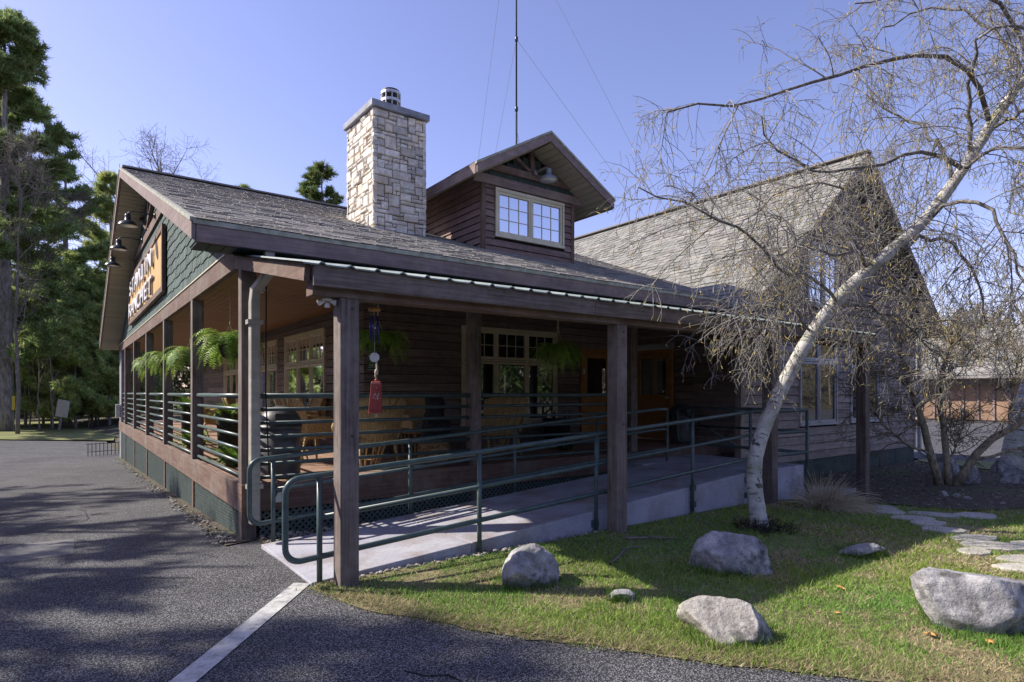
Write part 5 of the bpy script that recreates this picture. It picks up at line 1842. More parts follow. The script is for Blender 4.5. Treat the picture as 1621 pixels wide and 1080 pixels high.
for i, (x, y, w, h, lb) in enumerate(((15.9, 5.1, .62, .5, 'grey rock behind the stems of the bare shrub'), (14.75, 4.35, .45, .42, 'blue grey rock at the right foot of the bare shrub'),
        (17.5, 4.5, .5, .42, 'round pale boulder in front of the far birch trunk'), (15.5, 3.75, .62, .38, 'mottled boulder at the right edge of the mulch bed'), (13.0, 2.85, .4, .36, 'dark boulder cut by the right picture edge beside the mulch bed'))):
    boulder('boulder', lb, 'rock', (x, y), (w, w * .8, h), 60 + i, rz=VA + i, cuts=7)
for i, (x, y, w, h, lb) in enumerate(((12.62, 4.09, .16, .1, 'small pale stone under the shrub, leftmost of three'), (12.64, 3.91, .18, .08, 'small pale stone under the shrub, middle of three'),
        (12.56, 3.73, .17, .06, 'small pale stone under the shrub, rightmost of three'), (12.46, 3.21, .11, .05, 'tiny pale stone at the mulch edge near the path'))):
    boulder('stone', lb, 'rock', (x, y), (w, w * .7, h), 80 + i, 'rocktan', rz=VA + i, cuts=3)

# flagstone path
path = tag(bpy.data.objects.new('stone_path', None), kind='structure')
link(path)
rdp = random.Random(8)
for x, y, w, h, a in ((9.6, 3.95, .6, .34, .1), (9.15, 3.62, .5, .3, .4), (9.75, 3.3, .75, .3, -.2), (10.4, 3.0, .7, .35, .2), (8.85, 3.22, .55, .26, -.2), (8.55, 2.95, .5, .24, .1), (8.2, 2.68, .52, .27, -.3), (8.02, 2.32, .56, .26, .2),
                      (7.72, 2.08, .66, .34, -.15), (7.3, 2.12, .36, .22, .5), (7.35, 1.72, .55, .24, .1), (7.0, 1.58, .6, .26, -.2), (8.05, 1.85, .45, .3, .6), (6.6, 1.3, .6, .3, .1), (6.2, .95, .6, .34, .4)):
    n = 9
    pts = []
    for k in range(n):
        t = 2 * math.pi * k / n
        r = rdp.uniform(.82, 1.1)
        px, py = w * .5 * r * math.cos(t), h * .62 * r * math.sin(t)
        ca, sa = math.cos(a + VA), math.sin(a + VA)
        pts.append((x + px * ca - py * sa, y + px * sa + py * ca))
    g = gz(x, y)
    m = MB().prism([(q_[0], q_[1], g - .05) for q_ in pts], (0, 0, .085 + rdp.uniform(0, .012)))
    m.build('flagstone', 'flag', path, bevel=.008)

# ================================================================ GRASS
def edge_wear(x, y):
    # distance to the asphalt border, for straw coloured worn edge
    return min(math.hypot(x - a, y - b) for a, b in LAWN[1:10])
rg = np.random.default_rng(77)
N = 330000
# denser towards the camera: sample by depth along the view
D = 1 / rg.uniform(1 / 16., 1 / 2.6, N)
lat = rg.uniform(-.42, .92, N) * D
cx_, sx_ = .595, .8037
gx, gy = D * cx_ + lat * sx_, D * sx_ - lat * cx_
keep = np.zeros(N, bool)
def poly_mask(x, y, poly):
    r = np.zeros(len(x), bool)
    j = len(poly) - 1
    for i in range(len(poly)):
        xi, yi = poly[i]
        xj, yj = poly[j]
        if yi != yj:
            c = ((yi > y) != (yj > y)) & (x < (xj - xi) * (y - yi) / (yj - yi) + xi)
            r ^= c
        j = i
    return r
jx, jy = gx + rg.normal(size=N) * .06, gy + rg.normal(size=N) * .06
keep = poly_mask(jx, jy, LAWN) & ~poly_mask(jx, jy, MULCH) & ~((gy > 4.98) & (gx < 9.8)) & (gx > 1.5)
gx, gy, D = gx[keep], gy[keep], D[keep]
def vnoise(x, y, s, seed):
    r = np.random.default_rng(seed)
    G = r.random((64, 64))
    u, v_ = x * s + 200, y * s + 200
    i, j = np.floor(u).astype(int), np.floor(v_).astype(int)
    fu, fv = u - i, v_ - j
    fu, fv = fu * fu * (3 - 2 * fu), fv * fv * (3 - 2 * fv)
    i0, i1, j0, j1 = i % 64, (i + 1) % 64, j % 64, (j + 1) % 64
    return (G[i0, j0] * (1 - fu) + G[i1, j0] * fu) * (1 - fv) + (G[i0, j1] * (1 - fu) + G[i1, j1] * fu) * fv
n1 = vnoise(gx, gy, 1.6, 1) * .55 + vnoise(gx, gy, 5., 2) * .45
n2 = vnoise(gx, gy, 1.0, 3)
lx = np.array(LAWN[1:10])
seg = np.min(np.stack([np.abs(np.cross(np.append(lx[i + 1] - lx[i], 0)[None, :2], np.stack([gx - lx[i, 0], gy - lx[i, 1]], 1))) / np.linalg.norm(lx[i + 1] - lx[i])
                       + 9. * ((((gx - lx[i, 0]) * (lx[i + 1] - lx[i])[0] + (gy - lx[i, 1]) * (lx[i + 1] - lx[i])[1]) / ((lx[i + 1] - lx[i]) ** 2).sum() < -.3) |
                               (((gx - lx[i, 0]) * (lx[i + 1] - lx[i])[0] + (gy - lx[i, 1]) * (lx[i + 1] - lx[i])[1]) / ((lx[i + 1] - lx[i]) ** 2).sum() > 1.3)) for i in range(len(lx) - 1)]), axis=0)
straw_p = np.clip((n1 - .5) * 2.6, 0, .75) + .08 + .5 * np.exp(-seg / .22)
straw = rg.random(len(gx)) < straw_p
thin = rg.random(len(gx)) < np.clip(1.15 - np.clip((n1 - .6) * 2.5, 0, .6), 0, 1)
gx, gy, D, straw, n2, n1 = gx[thin], gy[thin], D[thin], straw[thin], n2[thin], n1[thin]
N = len(gx)
z0 = np.array([gz(a, b) for a, b in zip(np.round(gx, 2), np.round(gy, 2))]) + .012
hgt = rg.uniform(.014, .042, N) * np.where(rg.random(N) < .06, 1.8, 1.) * (.75 + .6 * n2) * np.where(straw, .7, 1.)
wid = rg.uniform(.0022, .0045, N) * np.clip(D / 4.5, .8, 2.4)
az = rg.uniform(0, 6.28, N)
lean = rg.uniform(.2, 1.3, N) * np.where(straw, 1.7, 1.)
la = rg.uniform(0, 6.28, N)
base = np.stack([gx, gy, z0], 1)
sd = np.stack([np.cos(az), np.sin(az), np.zeros(N)], 1) * wid[:, None]
tip = base + np.stack([np.cos(la) * lean * hgt, np.sin(la) * lean * hgt, hgt], 1)
V3 = np.stack([base - sd, base + sd, tip], 1).reshape(-1, 3)
F3 = np.arange(3 * N).reshape(N, 3)
gcol = np.array([.17, .31, .06])[None] * rg.uniform(.6, 1.5, (N, 1)) * np.stack([.85 + .6 * n2, np.ones(N), np.ones(N) * .9], 1)
scol = np.array([.45, .375, .215])[None] * rg.uniform(.55, 1.35, (N, 1))
o = np_mesh('lawn_grass', V3, F3, 'grass', np.where(straw[:, None], scol, gcol))
tag(o, 'short patchy green and straw coloured lawn grass', 'grass', kind='stuff')

# taller grass tufts hugging the boulders
def tufts(cx, cy, r, n, seed):
    r_ = np.random.default_rng(seed)
    a = r_.uniform(0, 6.28, n)
    x, y = cx + np.cos(a) * r * r_.uniform(.85, 1.15, n), cy + np.sin(a) * r * .75 * r_.uniform(.85, 1.15, n)
    h = r_.uniform(.04, .125, n)
    b = np.stack([x, y, np.full(n, gz(cx, cy))], 1)
    t = b + np.stack([r_.normal(size=n) * .03, r_.normal(size=n) * .03, h], 1)
    z = r_.uniform(0, 6.28, n)
    s = np.stack([np.cos(z), np.sin(z), np.zeros(n)], 1) * .0035
    return np.stack([b - s, b + s, t], 1).reshape(-1, 3), np.array([[.09, .17, .03]]) * r_.uniform(.6, 1.4, (n, 1))
tv, tc = [], []
for x, y, r in ((3.14, 3.98, .24), (4.86, 3.26, .33), (3.53, 2.37, .3), (5.13, 1.43, .44), (6.33, 2.74, .21), (3.46, 3.26, .1)):
    a, b = tufts(x, y, r, 520, int(x * 100))
    tv.append(a)
    tc.append(b)
tv, tc = np.concatenate(tv), np.concatenate(tc)
o = np_mesh('boulder_grass', tv, np.arange(len(tv)).reshape(-1, 3), 'grass', tc)
tag(o, 'longer green grass growing round the boulders', 'grass', kind='stuff')

# dry ornamental grass clump
dg_ = thing('dry_grass_clump', 'tan clump of dry ornamental grass beside the landing', 'plant', (8.72, 4.22, gz(8.7, 4.2)))
n = 1500
a = RNG.uniform(0, 6.28, n)
r0 = np.sqrt(RNG.uniform(0, 1, n))
st_ = np.stack([r0 * np.cos(a) * .30, r0 * np.sin(a) * .22, np.zeros(n)], 1)
d = nrm(np.stack([np.cos(a) * r0 * .8 + .35, np.sin(a) * r0 * .8 - .3, RNG.uniform(.5, 1.4, n)], 1) + RNG.normal(size=(n, 3)) * .25)
P = np.empty((n, 6, 3))
P[:, 0] = st_
L = RNG.uniform(.2, .62, n)
for k in range(1, 6):
    d = nrm(d + np.array([0, 0, -.28]) + RNG.normal(size=(n, 3)) * .06)
    P[:, k] = P[:, k - 1] + d * (L / 5)[:, None]
P[:, :, 2] = np.maximum(P[:, :, 2], .004)
v, f = batch_tubes(P, rad_of(P, .0032, .0014), 3)
np_mesh('dry_blades', v, f, 'drygrass', np.repeat(np.array([[.66, .57, .40]]) * RNG.uniform(.55, 1.3, (n, 1)), 15, axis=0), parent=dg_)

# pebbles by the skirting and along the ramp edge
def pebbles(name, pts, label):
    bm_ = MB()
    ico = bmesh.new()
    bmesh.ops.create_icosphere(ico, subdivisions=1, radius=1)
    iv = [v.co.copy() for v in ico.verts]
    iff = [tuple(v.index for v in fc.verts) for fc in ico.faces]
    ico.free()
    rd = random.Random(2)
    for x, y in pts:
        s = rd.choice((.008, .012, .016, .02, .028))
        g = gz(x, y) + .02
        q_ = Matrix.Rotation(rd.random() * 6, 3, 'Z') @ Matrix.Diagonal((1, rd.uniform(.6, 1), rd.uniform(.4, .7)))
        t = rd.uniform(.45, 1.15)
        bm_.add([V(x, y, g + s * .2) + (q_ @ (v * s)) for v in iv], iff, (t, t * .98, t * .94))
    o = bm_.build(name, 'pebble', kind='stuff')
    tag(o, label, 'gravel')
rd = random.Random(12)
pp = []
for k in range(900):
    pp.append((rd.uniform(1.75, 5.5), 6.98 + rd.uniform(-.28, .2) * (1 if rd.random() < .8 else 1.3)))
for k in range(500):
    y = 7.1 + 18 * rd.random() ** 1.7
    pp.append((1.52 - abs(rd.gauss(0, .09)), y))
for k in range(160):
    pp.append((rd.uniform(2, 5), 5.0 + rd.gauss(-.02, .03)))
for k in range(260):
    pp.append((rd.uniform(11.5, 18.5), WYF - .15 - abs(rd.gauss(0, .25))))
pebbles('gravel_edge', pp, 'loose pale gravel along the foot of the lodge')
# dead straw and thatch overhanging the asphalt edge
rs_ = np.random.default_rng(123)
bb, nn_ = [], 9000
e0, e1 = np.array(LAWN[0:9]), np.array(LAWN[1:10])
w_ = np.linalg.norm(e1 - e0, axis=1)
ii = rs_.choice(len(e0), nn_, p=w_ / w_.sum())
tt = rs_.random((nn_, 1))
bp = e0[ii] * (1 - tt) + e1[ii] * tt
nv = np.stack([-(e1 - e0)[ii, 1], (e1 - e0)[ii, 0]], 1) / w_[ii][:, None]
bp = bp + nv * (rs_.normal(size=(nn_, 1)) * .07 + .06)
b3 = np.concatenate([bp, np.full((nn_, 1), .016)], 1)
aa = rs_.uniform(0, 6.28, nn_)
ln_ = rs_.uniform(.03, .075, nn_)
tp3 = b3 + np.stack([np.cos(aa) * ln_, np.sin(aa) * ln_, rs_.uniform(.002, .03, nn_)], 1)
s3_ = np.stack([-np.sin(aa), np.cos(aa), np.zeros(nn_)], 1) * .0028
o = np_mesh('edge_thatch', np.stack([b3 - s3_, b3 + s3_, tp3], 1).reshape(-1, 3), np.arange(3 * nn_).reshape(-1, 3), 'grass',
            np.array([[.42, .35, .2]]) * rs_.uniform(.35, 1.3, (nn_, 1)) * np.where(rs_.random((nn_, 1)) < .25, np.array([[.5, .85, .35]]), 1.))
tag(o, 'dead straw thatch along the lawn edge at the asphalt', 'grass', kind='stuff')
drape('gravel_bed', [(1.72, 7.22), (1.72, 6.67), (7.6, 6.67), (7.6, 7.4), (1.8, 7.4)], .012, 'mulch', .5)
drape('dirt_strip', [(1.70, 7.1), (1.38, 7.0), (1.46, 12), (1.48, 25.8), (1.70, 25.8)], .008, 'mulch', .5)

# fallen leaves, sticks
lf = MB()
lpts = []
for k in range(14):
    a = 2 * math.pi * k / 14
    r = .05 if k % 2 == 0 else .022
    lpts.append((r * math.cos(a), r * math.sin(a), .006 * math.sin(k * 2.)))
lf.add(lpts + [(0, 0, .012)], [(14, i, (i + 1) % 14) for i in range(14)], (.50, .30, .10))
lme = lf.mesh('fallen_leaf', 'leaf')
for i, (x, y, lb) in enumerate(((5.05, 2.35, 'orange maple leaf on the sunny grass left of the largest boulder'), (4.55, 1.55, 'orange maple leaf in front of the largest boulder'), (4.45, 2.1, 'small orange leaf near the tan wedge-shaped boulder'),
                                (4.72, 1.28, 'brown leaf near the lower right picture corner'))):
    o = bpy.data.objects.new('fallen_leaf', lme)
    link(o)
    o.location = (x, y, gz(x, y) + .035)
    o.rotation_euler = (.2, .15, i * 1.3)
    s_ = (.9, 1.1, .6, .7)[i]
    o.scale = (s_, s_, s_)
    tag(o, lb, 'leaf', 'fallen leaves')
for i, (pts, lb) in enumerate((([(4.05, 3.95, .03), (4.3, 4.05, .05), (4.55, 4.25, .035), (4.75, 4.22, .03)], 'crooked dead stick on the grass behind the rounded boulder'),
                               ([(4.9, 4.55, .03), (5.1, 4.35, .045), (5.35, 4.2, .03)], 'dark stick on the grass in front of the second canopy post'))):
    p = resample(pts, 10)
    st_o = thing('dead_stick', lb, 'stick', (p[0][0], p[0][1], 0))
    P0 = np.array([p - np.array([p[0][0], p[0][1], 0])])
    tw = children_of(P0, 7, .08, .2, K=4, spread=.7, droop=.1, rng=RNG)
    tw[:, :, 2] = np.maximum(tw[:, :, 2], .02)
    v, f = join_tubes([(P0, .014, .006, 6), (tw, .006, .003, 4)])
    np_mesh('wood', v, f, 'bark', parent=st_o)

# wood chips and litter on the mulch bed
ml = MB()
rd = random.Random(66)
k = 0
while k < 2600:
    x, y = rd.uniform(9.9, 18.6), rd.uniform(2.6, 6.8)
    if not in_poly(x, y, MULCH):
        continue
    k += 1
    s_ = rd.uniform(.012, .04)
    a = rd.random() * 6.28
    g = gz(x, y) + .04 + rd.random() * .03
    ca, sa = math.cos(a) * s_, math.sin(a) * s_
    b_ = rd.choice(((.07, .05, .035), (.12, .09, .06), (.2, .16, .11), (.3, .27, .22), (.06, .08, .03)))
    ml.add([(x - ca, y - sa, g), (x + sa * .35, y - ca * .35, g + s_ * .3), (x + ca, y + sa, g + s_ * rd.uniform(-.2, .5)), (x - sa * .35, y + ca * .35, g)], [(0, 1, 2, 3)], b_)
o = ml.build('mulch_litter', 'leaf')
tag(o, 'wood chips and dry litter scattered over the mulch bed', 'litter', kind='stuff')
drape('grass_verge', [(18.7, 6.6), (19.6, 7.0), (21.3, 4.8), (20.6, 1.0), (17.5, 3.6)], .04, 'farlawn', .5)

# ================================================================ TREES BEHIND
def tuft_tris(pos, dirs, n, ln, wd, rng, cols):
    """n needle blades per tuft."""
    N = len(pos)
    d = nrm(dirs[:, None, :] * .55 + rng.normal(size=(N, n, 3)) * .62 + np.array([0, 0, .28]))
    L = rng.uniform(.55, 1.1, (N, n, 1)) * ln
    s = nrm(np.cross(d, rng.normal(size=(N, n, 3)))) * wd
    b = pos[:, None, :] + rng.normal(size=(N, n, 3)) * ln * .18
    tri = np.stack([b - s, b + s, b + d * L], 2).reshape(-1, 3)
    c = np.repeat(cols, n, axis=0) * rng.uniform(.75, 1.3, (N * n, 1))
    return tri, c

def pine(label, loc, H, c0, Rm, seed, group='pines behind the lodge', density=1., whorl=.75, tone=(.20, .28, .10), lean=0., trunk=None, upsw=.35, ln=.36, name='pine_tree', nn=7, powr=.75):
    rng = np.random.default_rng(seed)
    root = thing(name, label, 'tree', (loc[0], loc[1], gz(*loc) - .1), group=group)
    K = 18
    tpts = np.stack([np.linspace(0, lean, K), np.cumsum(rng.normal(size=K) * .04), np.linspace(0, H, K)], 1)
    tr = trunk or H * .018
    MB().tube([tuple(x) for x in tpts], list(np.linspace(tr * 1.15, .03, K)), 10).build('trunk', 'pinebark', root, smooth=True)
    br = []
    z = c0
    while z < H - .3:
        t = (z - c0) / (H - c0)
        Lb = Rm * max(.08, (1 - t) ** powr) * (.55 + .45 * min(1, t * 5 + .4))
        for k in range(rng.integers(3, 6)):
            a = rng.uniform(0, 6.28)
            L = Lb * rng.uniform(.6, 1.15)
            base = np.array([np.interp(z, tpts[:, 2], tpts[:, 0]), np.interp(z, tpts[:, 2], tpts[:, 1]), z + rng.normal() * .12])
            d0 = np.array([math.cos(a), math.sin(a), rng.uniform(-.12, .22)])
            s = np.linspace(0, 1, 8)[:, None]
            p = base + d0 * L * s + np.array([0, 0, 1.]) * upsw * L * s ** 2.2 * rng.uniform(.5, 1.2) - np.array([0, 0, 1.]) * .1 * L * np.sin(np.pi * s)
            br.append(p)
        z += whorl * rng.uniform(.7, 1.3)
    br = np.array(br)
    sub = children_of(br, int(9 * density), .25 * Rm * .5, .62 * Rm * .5, K=5, spread=.75, droop=-.1, up=.12, t0=.28, t1=1., wig=.1, taper=.5, rng=rng)
    sub[:, :, 2] = sub[:, :1, 2] + .4 * (sub[:, :, 2] - sub[:, :1, 2]) + .04
    v, f = join_tubes([(br, .05 * H / 20, .015, 4), (sub, .018, .008, 3)])
    np_mesh('branches', v, f, 'bark', parent=root)['kind'] = 'stuff'
    pos, dr = [], []
    for P, t0, k in ((br, .25, 26), (sub, .05, 13)):
        t = rng.uniform(t0, 1., (len(P), int(k * density))) * (P.shape[1] - 1.001)
        i = t.astype(int)
        w = (t - i)[..., None]
        ar = np.arange(len(P))[:, None]
        pos.append((P[ar, i] * (1 - w) + P[ar, i + 1] * w).reshape(-1, 3))
        dr.append(nrm(P[ar, i + 1] - P[ar, i]).reshape(-1, 3))
    pos, dr = np.concatenate(pos), np.concatenate(dr)
    cl = np.array([tone]) * rng.uniform(.6, 1.45, (len(pos), 1)) * np.stack([rng.uniform(.85, 1.3, len(pos)), np.ones(len(pos)), rng.uniform(.8, 1.1, len(pos))], 1)
    tri, c = tuft_tris(pos, dr, nn, ln, ln * .075, rng, cl)
    np_mesh('crown', tri, np.arange(len(tri)).reshape(-1, 3), 'needle', c, parent=root)['kind'] = 'stuff'
    return root

def bare_tree(label, loc, H, seed, group=None, spread=.55, trunk=.16, mains=9, mat='bark', name='bare_tree', dens=1., lean=(0, 0)):
    rng = np.random.default_rng(seed)
    root = thing(name, label, 'tree', (loc[0], loc[1], gz(*loc) - .1), group=group)
    K = 14
    tpts = np.stack([np.linspace(0, lean[0], K) + np.cumsum(rng.normal(size=K) * .05), np.linspace(0, lean[1], K) + np.cumsum(rng.normal(size=K) * .05), np.linspace(0, H, K)], 1)
    MB().tube([tuple(x) for x in tpts], list(np.linspace(trunk, .02, K)), 8).build('trunk', mat, root, smooth=True)
    m1 = children_of(tpts[None], mains, H * .3, H * .5, K=9, spread=spread, droop=-.15, up=.35, t0=.22, t1=.95, wig=.12, taper=.5, rng=rng)
    m2 = children_of(m1, int(8 * dens), H * .08, H * .2, K=6, spread=.65, droop=-.05, up=.15, t0=.2, t1=1, wig=.16, rng=rng)
    m3 = children_of(m2, int(7 * dens), H * .03, H * .085, K=4, spread=.7, droop=.05, wig=.2, rng=rng)
    v, f = join_tubes([(m1, trunk * .35, .015, 5), (m2, .016, .009, 3), (m3, .011, .007, 3)])
    np_mesh('branches', v, f, mat, parent=root)['kind'] = 'stuff'
    return root

# left: tall white pines and the grove below them
pine('tallest dark pine at the left picture edge', (-2.8, 46.5), 25.0, 4.5, 6.6, 101, trunk=.42, whorl=.85, density=1.7, tone=(.22, .31, .12), ln=.42, nn=7)
pine('mid-height spreading pine right of the tallest pine', (.1, 52.0), 19.0, 4.5, 5.0, 102, trunk=.36, whorl=1.1, density=1.6, tone=(.25, .35, .13), ln=.42, nn=7)
pine('dark pine behind the tallest pine at the left edge', (-4.2, 56.0), 24.0, 4.0, 5.5, 107, trunk=.34, whorl=1.0, density=1.4, ln=.42, nn=6, tone=(.18, .26, .10))
pine('slender sunlit pine just left of the gable peak', (3.0, 58.0), 20.0, 6.0, 3.6, 103, trunk=.26, whorl=.9, ln=.46, tone=(.32, .40, .15))
pine('pine top showing above the roof left of the chimney', (17.0, 49.0), 20.3, 6.0, 5.0, 104, trunk=.3, ln=.4, whorl=.8, powr=.62, tone=(.13, .19, .065))
pine('small pine tip just above the main roof ridge', (11.6, 52.0), 18.6, 8.0, 2.6, 105, trunk=.2, ln=.45)
pine('pine tip peeping out between the dormer and the wing roof', (31.5, 41.0), 18.2, 6.0, 3.5, 106, trunk=.3, ln=.4, powr=1.0, tone=(.13, .19, .065))
YNG = [(-3.9, 54, 10, 3.4), (-2.0, 50.5, 9.5, 3.0), (-.6, 48.5, 8.5, 2.7), (.6, 47.5, 8.0, 2.6), (1.5, 49, 9.0, 2.8), (2.4, 47.5, 8.2, 2.6), (3.3, 50, 9.5, 2.9), (-5.8, 52, 9.0, 3.2), (1.9, 54, 11.5, 3.2), (-1.2, 56, 12, 3.4), (4.4, 53, 10, 3.), (-7.5, 56, 11, 3.5)]
ORD = ('first', 'second', 'third', 'fourth', 'fifth', 'sixth', 'seventh', 'eighth', 'ninth', 'tenth', 'eleventh', 'twelfth', 'thirteenth', 'fourteenth', 'fifteenth', 'sixteenth')
YNG.sort(key=lambda t: t[0] / t[1])
for i, (x, y, H, r) in enumerate(YNG):
    pine('sunlit young evergreen in the grove behind the left lawn, ' + ORD[i] + ' from the left', (x, y), H, 1.1, r, 200 + i, group='young evergreens in the left grove', density=1.3, whorl=.5, tone=(.40, .50, .20), trunk=.085, ln=.32, name='young_evergreen', nn=5, powr=.5)
for i in range(16):
    x = -5 + i * .62 + random.uniform(-.2, .2)
    y = 46.5 + random.uniform(-1.5, 3)
    bare_tree('thin bare sapling stem at the front of the left grove, ' + ORD[i] + ' from the left', (x, y), random.uniform(4.5, 7.5), 300 + i, 'thin saplings in the left grove', trunk=.05, mains=6, dens=.6, name='bare_sapling')
bare_tree('grey bare tree in front of the pines at the left picture edge', (-2.0, 43.0), 15.5, 401, spread=.7, trunk=.11, mains=16, dens=1.5)
for i, (x, y, H, lb) in enumerate(((6.8, 60, 21.5, 'bare treetop just right of the gable peak'), (9.5, 62, 21.0, 'bare treetop above the left part of the roof ridge'), (4.0, 64, 22.5, 'thin bare treetop behind the gable peak'))):
    bare_tree(lb, (x, y), H, 410 + i, 'bare treetops behind the lodge', trunk=.22, mains=14, dens=1.2, spread=.5)
# outside the frame to the left: the trees whose dappled shade lies on the drive
for i, (x, y, H) in enumerate(((-8.5, 12.5, 12.), (-13.5, 18.5, 16.), (-8.8, 21.5, 12.), (-6.4, 8.6, 9.), (-11.5, 13.2, 14.5), (-10.5, 10.5, 13.), (-6.9, 15.5, 10.), (-16, 22, 18.), (-5.6, 11.8, 8.))):
    pine('pine beside the drive, its shade falling on the asphalt', (x, y), H, 2.6, 3.6, 500 + i, group='pines shading the drive', density=.5, whorl=1.1, ln=.34, nn=5)

# small things at the far end of the drive
bs = thing('leaning_board', 'weathered grey board leaning among the saplings at the grove edge', 'board', (-.25, 44.0, gz(-.25, 44)))
MB().box(-.35, .35, -.02, .02, .9, 1.9).build('panel', 'spout', bs)
MB().box(-.06, .06, .0, .05, 0, 1.0).build('stake', 'bark', bs)
bs.rotation_euler = (0, .18, VA)
ym = thing('yellow_marker', 'small yellow marker strip among the saplings behind the left lawn', 'marker', (-2.35, 45.5, gz(-2.3, 45)))
MB().box(-.07, .07, -.01, .01, 1.3, 2.1).build('strip', 'yellow', ym)
MB().box(-.02, .02, .01, .03, 0, 1.4).build('stake', 'bark', ym)
ef = thing('edging_fence', 'low black wire edging fence at the far corner of the porch', 'fence', (1.6, 27.0, gz(1.3, 27)))
for k in range(9):
    MB().tube([(-.9 + k * .12, -.4 + .05 * k, 0), (-.9 + k * .12, -.4 + .05 * k, .48)], .012, 5).build('picket', 'black', ef)
for z in (.16, .44):
    MB().tube([(-.95, -.42, z), (.1, .02, z)], .01, 5).build('wire', 'black', ef)

# right background: low stone-based building and wooded hill
gar = thing('garage_building', 'low building with rust brown doors, stone base and grey roof across the parking lot', 'building', (49.7, 14, -.4))
GO = -Vector((49.7, 14, -.4))
def gp(mb, name, mat, **k):
    o = mb.build(name, mat, gar, **k)
    o.location = GO
    return o
gp(MB().box(49.9, 60, 0, 30, -.5, 3.2), 'wall', 'wingsiding_y')
for k in range(7):
    y = 11.6 + k * .86
    gp(MB().box(49.8, 49.9, y + .07, y + .80, -.25, 2.1), 'door_panel', 'fardoor')
    gp(MB().box(49.72, 49.9, y - .07, y + .06, -.25, 2.15), 'door_post', 'fascia_z')
def gstone(y0, y1, seed):
    rd = random.Random(seed)
    z = -.4
    while z < 1.05:
        y = y0
        while y < y1 - .1:
            w = min(rd.uniform(.35, .8), y1 - y)
            gp(MB().box(49.72 + rd.uniform(0, .06), 49.91, y + .02, y + w - .02, z + .02, z + .23), 'stone', 'farstone')
            y += w
        z += .25
gstone(3, 11.5, 1)
gstone(17.6, 24, 2)
gp(MB().box(49.66, 49.92, 2.9, 11.5, 1.1, 1.22), 'stone_cap', 'spout')
gp(MB().box(49.66, 49.92, 17.6, 24.1, 1.1, 1.22), 'stone_cap', 'spout')
for z in (1.3, 1.62, 1.94, 2.26, 2.58):
    gp(MB().box(49.8, 49.93, 3, 11.5, z, z + .3), 'siding_plank', 'wingsiding_y')
    gp(MB().box(49.8, 49.93, 17.6, 24, z, z + .3), 'siding_plank', 'wingsiding_y')
gp(MB().prism([(48.4, -2, 2.75), (55, -2, 6.4), (62, -2, 2.75), (62, -2, 2.6), (55, -2, 6.2), (48.4, -2, 2.55)], (0, 33, 0)), 'roof', 'farroof')
gsh = MB()
shingle_field(gsh, (48.38, -2, 2.76), (0, 1, 0), (1, 0, 3.65 / 6.6), 33, 7.5, lambda c: True, du=1.1, dv=.32, th=.02, seed=91)
o = gsh.build('roof_shingles', 'wingshingle', gar, kind='stuff')
o.location = GO

# woods across the drive and behind the photographer, seen only in the windows
def far_woods():
    rng = np.random.default_rng(950)
    spots = [(rng.uniform(-60, -24), rng.uniform(-40, 75)) for _ in range(90)] + [(rng.uniform(-30, 70), rng.uniform(-75, -38)) for _ in range(110)] + [(rng.uniform(-45, 22), rng.uniform(64, 105)) for _ in range(120)]
    sp_ = np.array(spots)
    n = len(sp_)
    H = np.where(sp_[:, 1] > 60, rng.uniform(7, 11, n), rng.uniform(9, 16, n))
    tr = np.stack([np.stack([sp_[:, 0], sp_[:, 1], -.6 + H * k / 3], 1) for k in range(4)], 1)
    v, f = batch_tubes(tr, rad_of(tr, .2, .04), 5)
    o = np_mesh('far_wood_trunks', v, f, 'bark')
    tag(o, 'trunks of the woods across the drive', 'woods', kind='stuff')
    m = 170
    t = rng.uniform(0.08, 1, (n, m)) ** .9
    a = rng.uniform(0, 6.28, (n, m))
    r = 3.4 * (1.05 - t) * np.sqrt(rng.uniform(0, 1, (n, m)))
    pos = np.stack([sp_[:, 0:1] + r * np.cos(a), sp_[:, 1:2] + r * np.sin(a), -.6 + H[:, None] * t], -1).reshape(-1, 3)
    tone = np.repeat(np.where(rng.random((n, 1)) < .55, np.array([[.10, .15, .05]]), np.array([[.24, .21, .15]])), m, axis=0)
    tri, c = tuft_tris(pos, nrm(rng.normal(size=pos.shape)), 4, 1.3, .16, rng, tone)
    o = np_mesh('far_wood_crowns', tri, np.arange(len(tri)).reshape(-1, 3), 'needle', c)
    tag(o, 'mixed crowns of the woods across the drive', 'woods', kind='stuff')
far_woods()

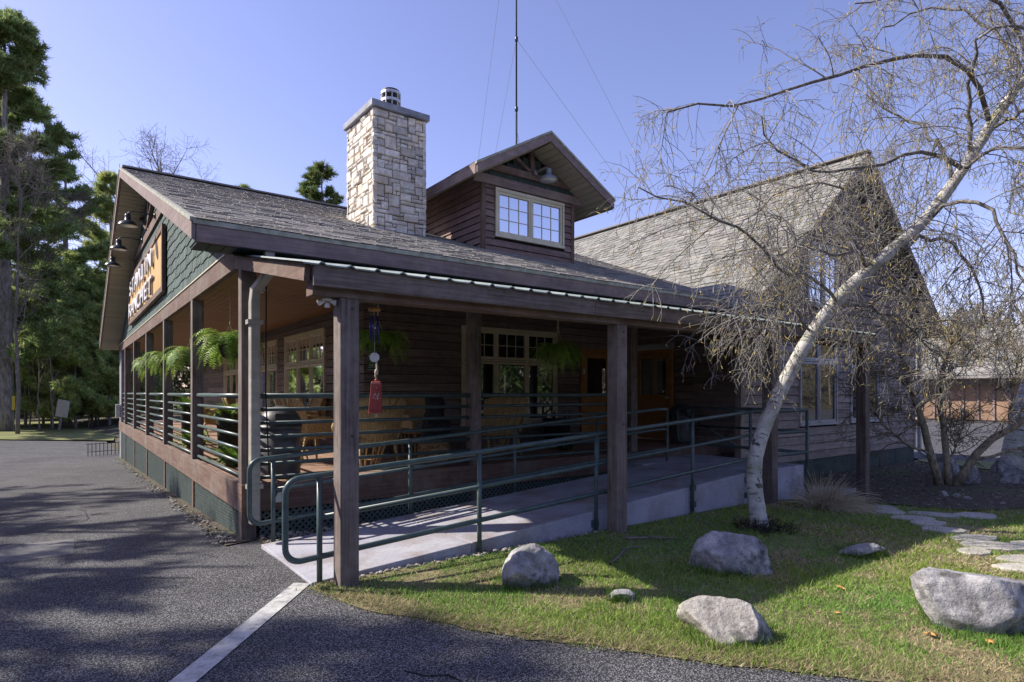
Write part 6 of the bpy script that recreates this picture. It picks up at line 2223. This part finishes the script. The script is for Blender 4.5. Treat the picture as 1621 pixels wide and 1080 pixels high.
def hill():
    vs, fs = [], []
    nx, ny = 24, 8
    for j in range(ny):
        for i in range(nx):
            u, v = i / (nx - 1), j / (ny - 1)
            x = 70 + 110 * v + 10 * math.sin(u * 7)
            y = -60 + 150 * u
            z = -1 + 19 * (v ** .8) * (.8 + .2 * math.sin(u * 5 + 1)) + 1.2 * noise.noise(V(u * 6, v * 5, 2))
            vs.append((x, y, z))
    for j in range(ny - 1):
        for i in range(nx - 1):
            a = j * nx + i
            fs.append((a, a + nx, a + nx + 1, a + 1))
    MB().add(vs, fs).build('wooded_hill', 'forestfloor', kind='structure', smooth=True)
hill()
# bare woods covering the hill: reads as one mass
rng = np.random.default_rng(900)
n = 650
u, v = rng.uniform(0, 1, n), rng.uniform(0, .75, n)
bx, by = 70 + 110 * v + 10 * np.sin(u * 7), -60 + 150 * u
bz = -1 + 19 * (v ** .8) * (.8 + .2 * np.sin(u * 5 + 1)) - .3
H = rng.uniform(5.5, 9.5, n)
tr = np.stack([np.stack([bx + rng.normal(size=n) * .15 * k, by + rng.normal(size=n) * .15 * k, bz + H * k / 4], 1) for k in range(5)], 1)
c1 = children_of(tr, 9, 2.0, 4.0, K=5, spread=.6, droop=-.2, up=.3, t0=.25, t1=1., rng=rng)
c2 = children_of(c1, 5, .8, 1.8, K=3, spread=.7, droop=0., up=.2, rng=rng)
v_, f_ = join_tubes([(tr, .12, .05, 4), (c1, .05, .025, 3), (c2, .035, .02, 3)])
o = np_mesh('hill_woods', v_, f_, 'shrubbark')
tag(o, 'leafless grey brown woods covering the far hill', 'woods', kind='stuff')
bk = np.random.default_rng(901)
lv = c2[:, -1][bk.random(len(c2)) < .35]
tri, cc = tuft_tris(lv, nrm(bk.normal(size=lv.shape)), 2, .5, .12, bk, np.array([[.22, .2, .06]]) * np.ones((len(lv), 1)))
o = np_mesh('hill_buds', tri, np.arange(len(tri)).reshape(-1, 3), 'needle', cc)
tag(o, 'yellow green spring buds over the hill woods', 'foliage', kind='stuff')
bpy.context.view_layer.update()
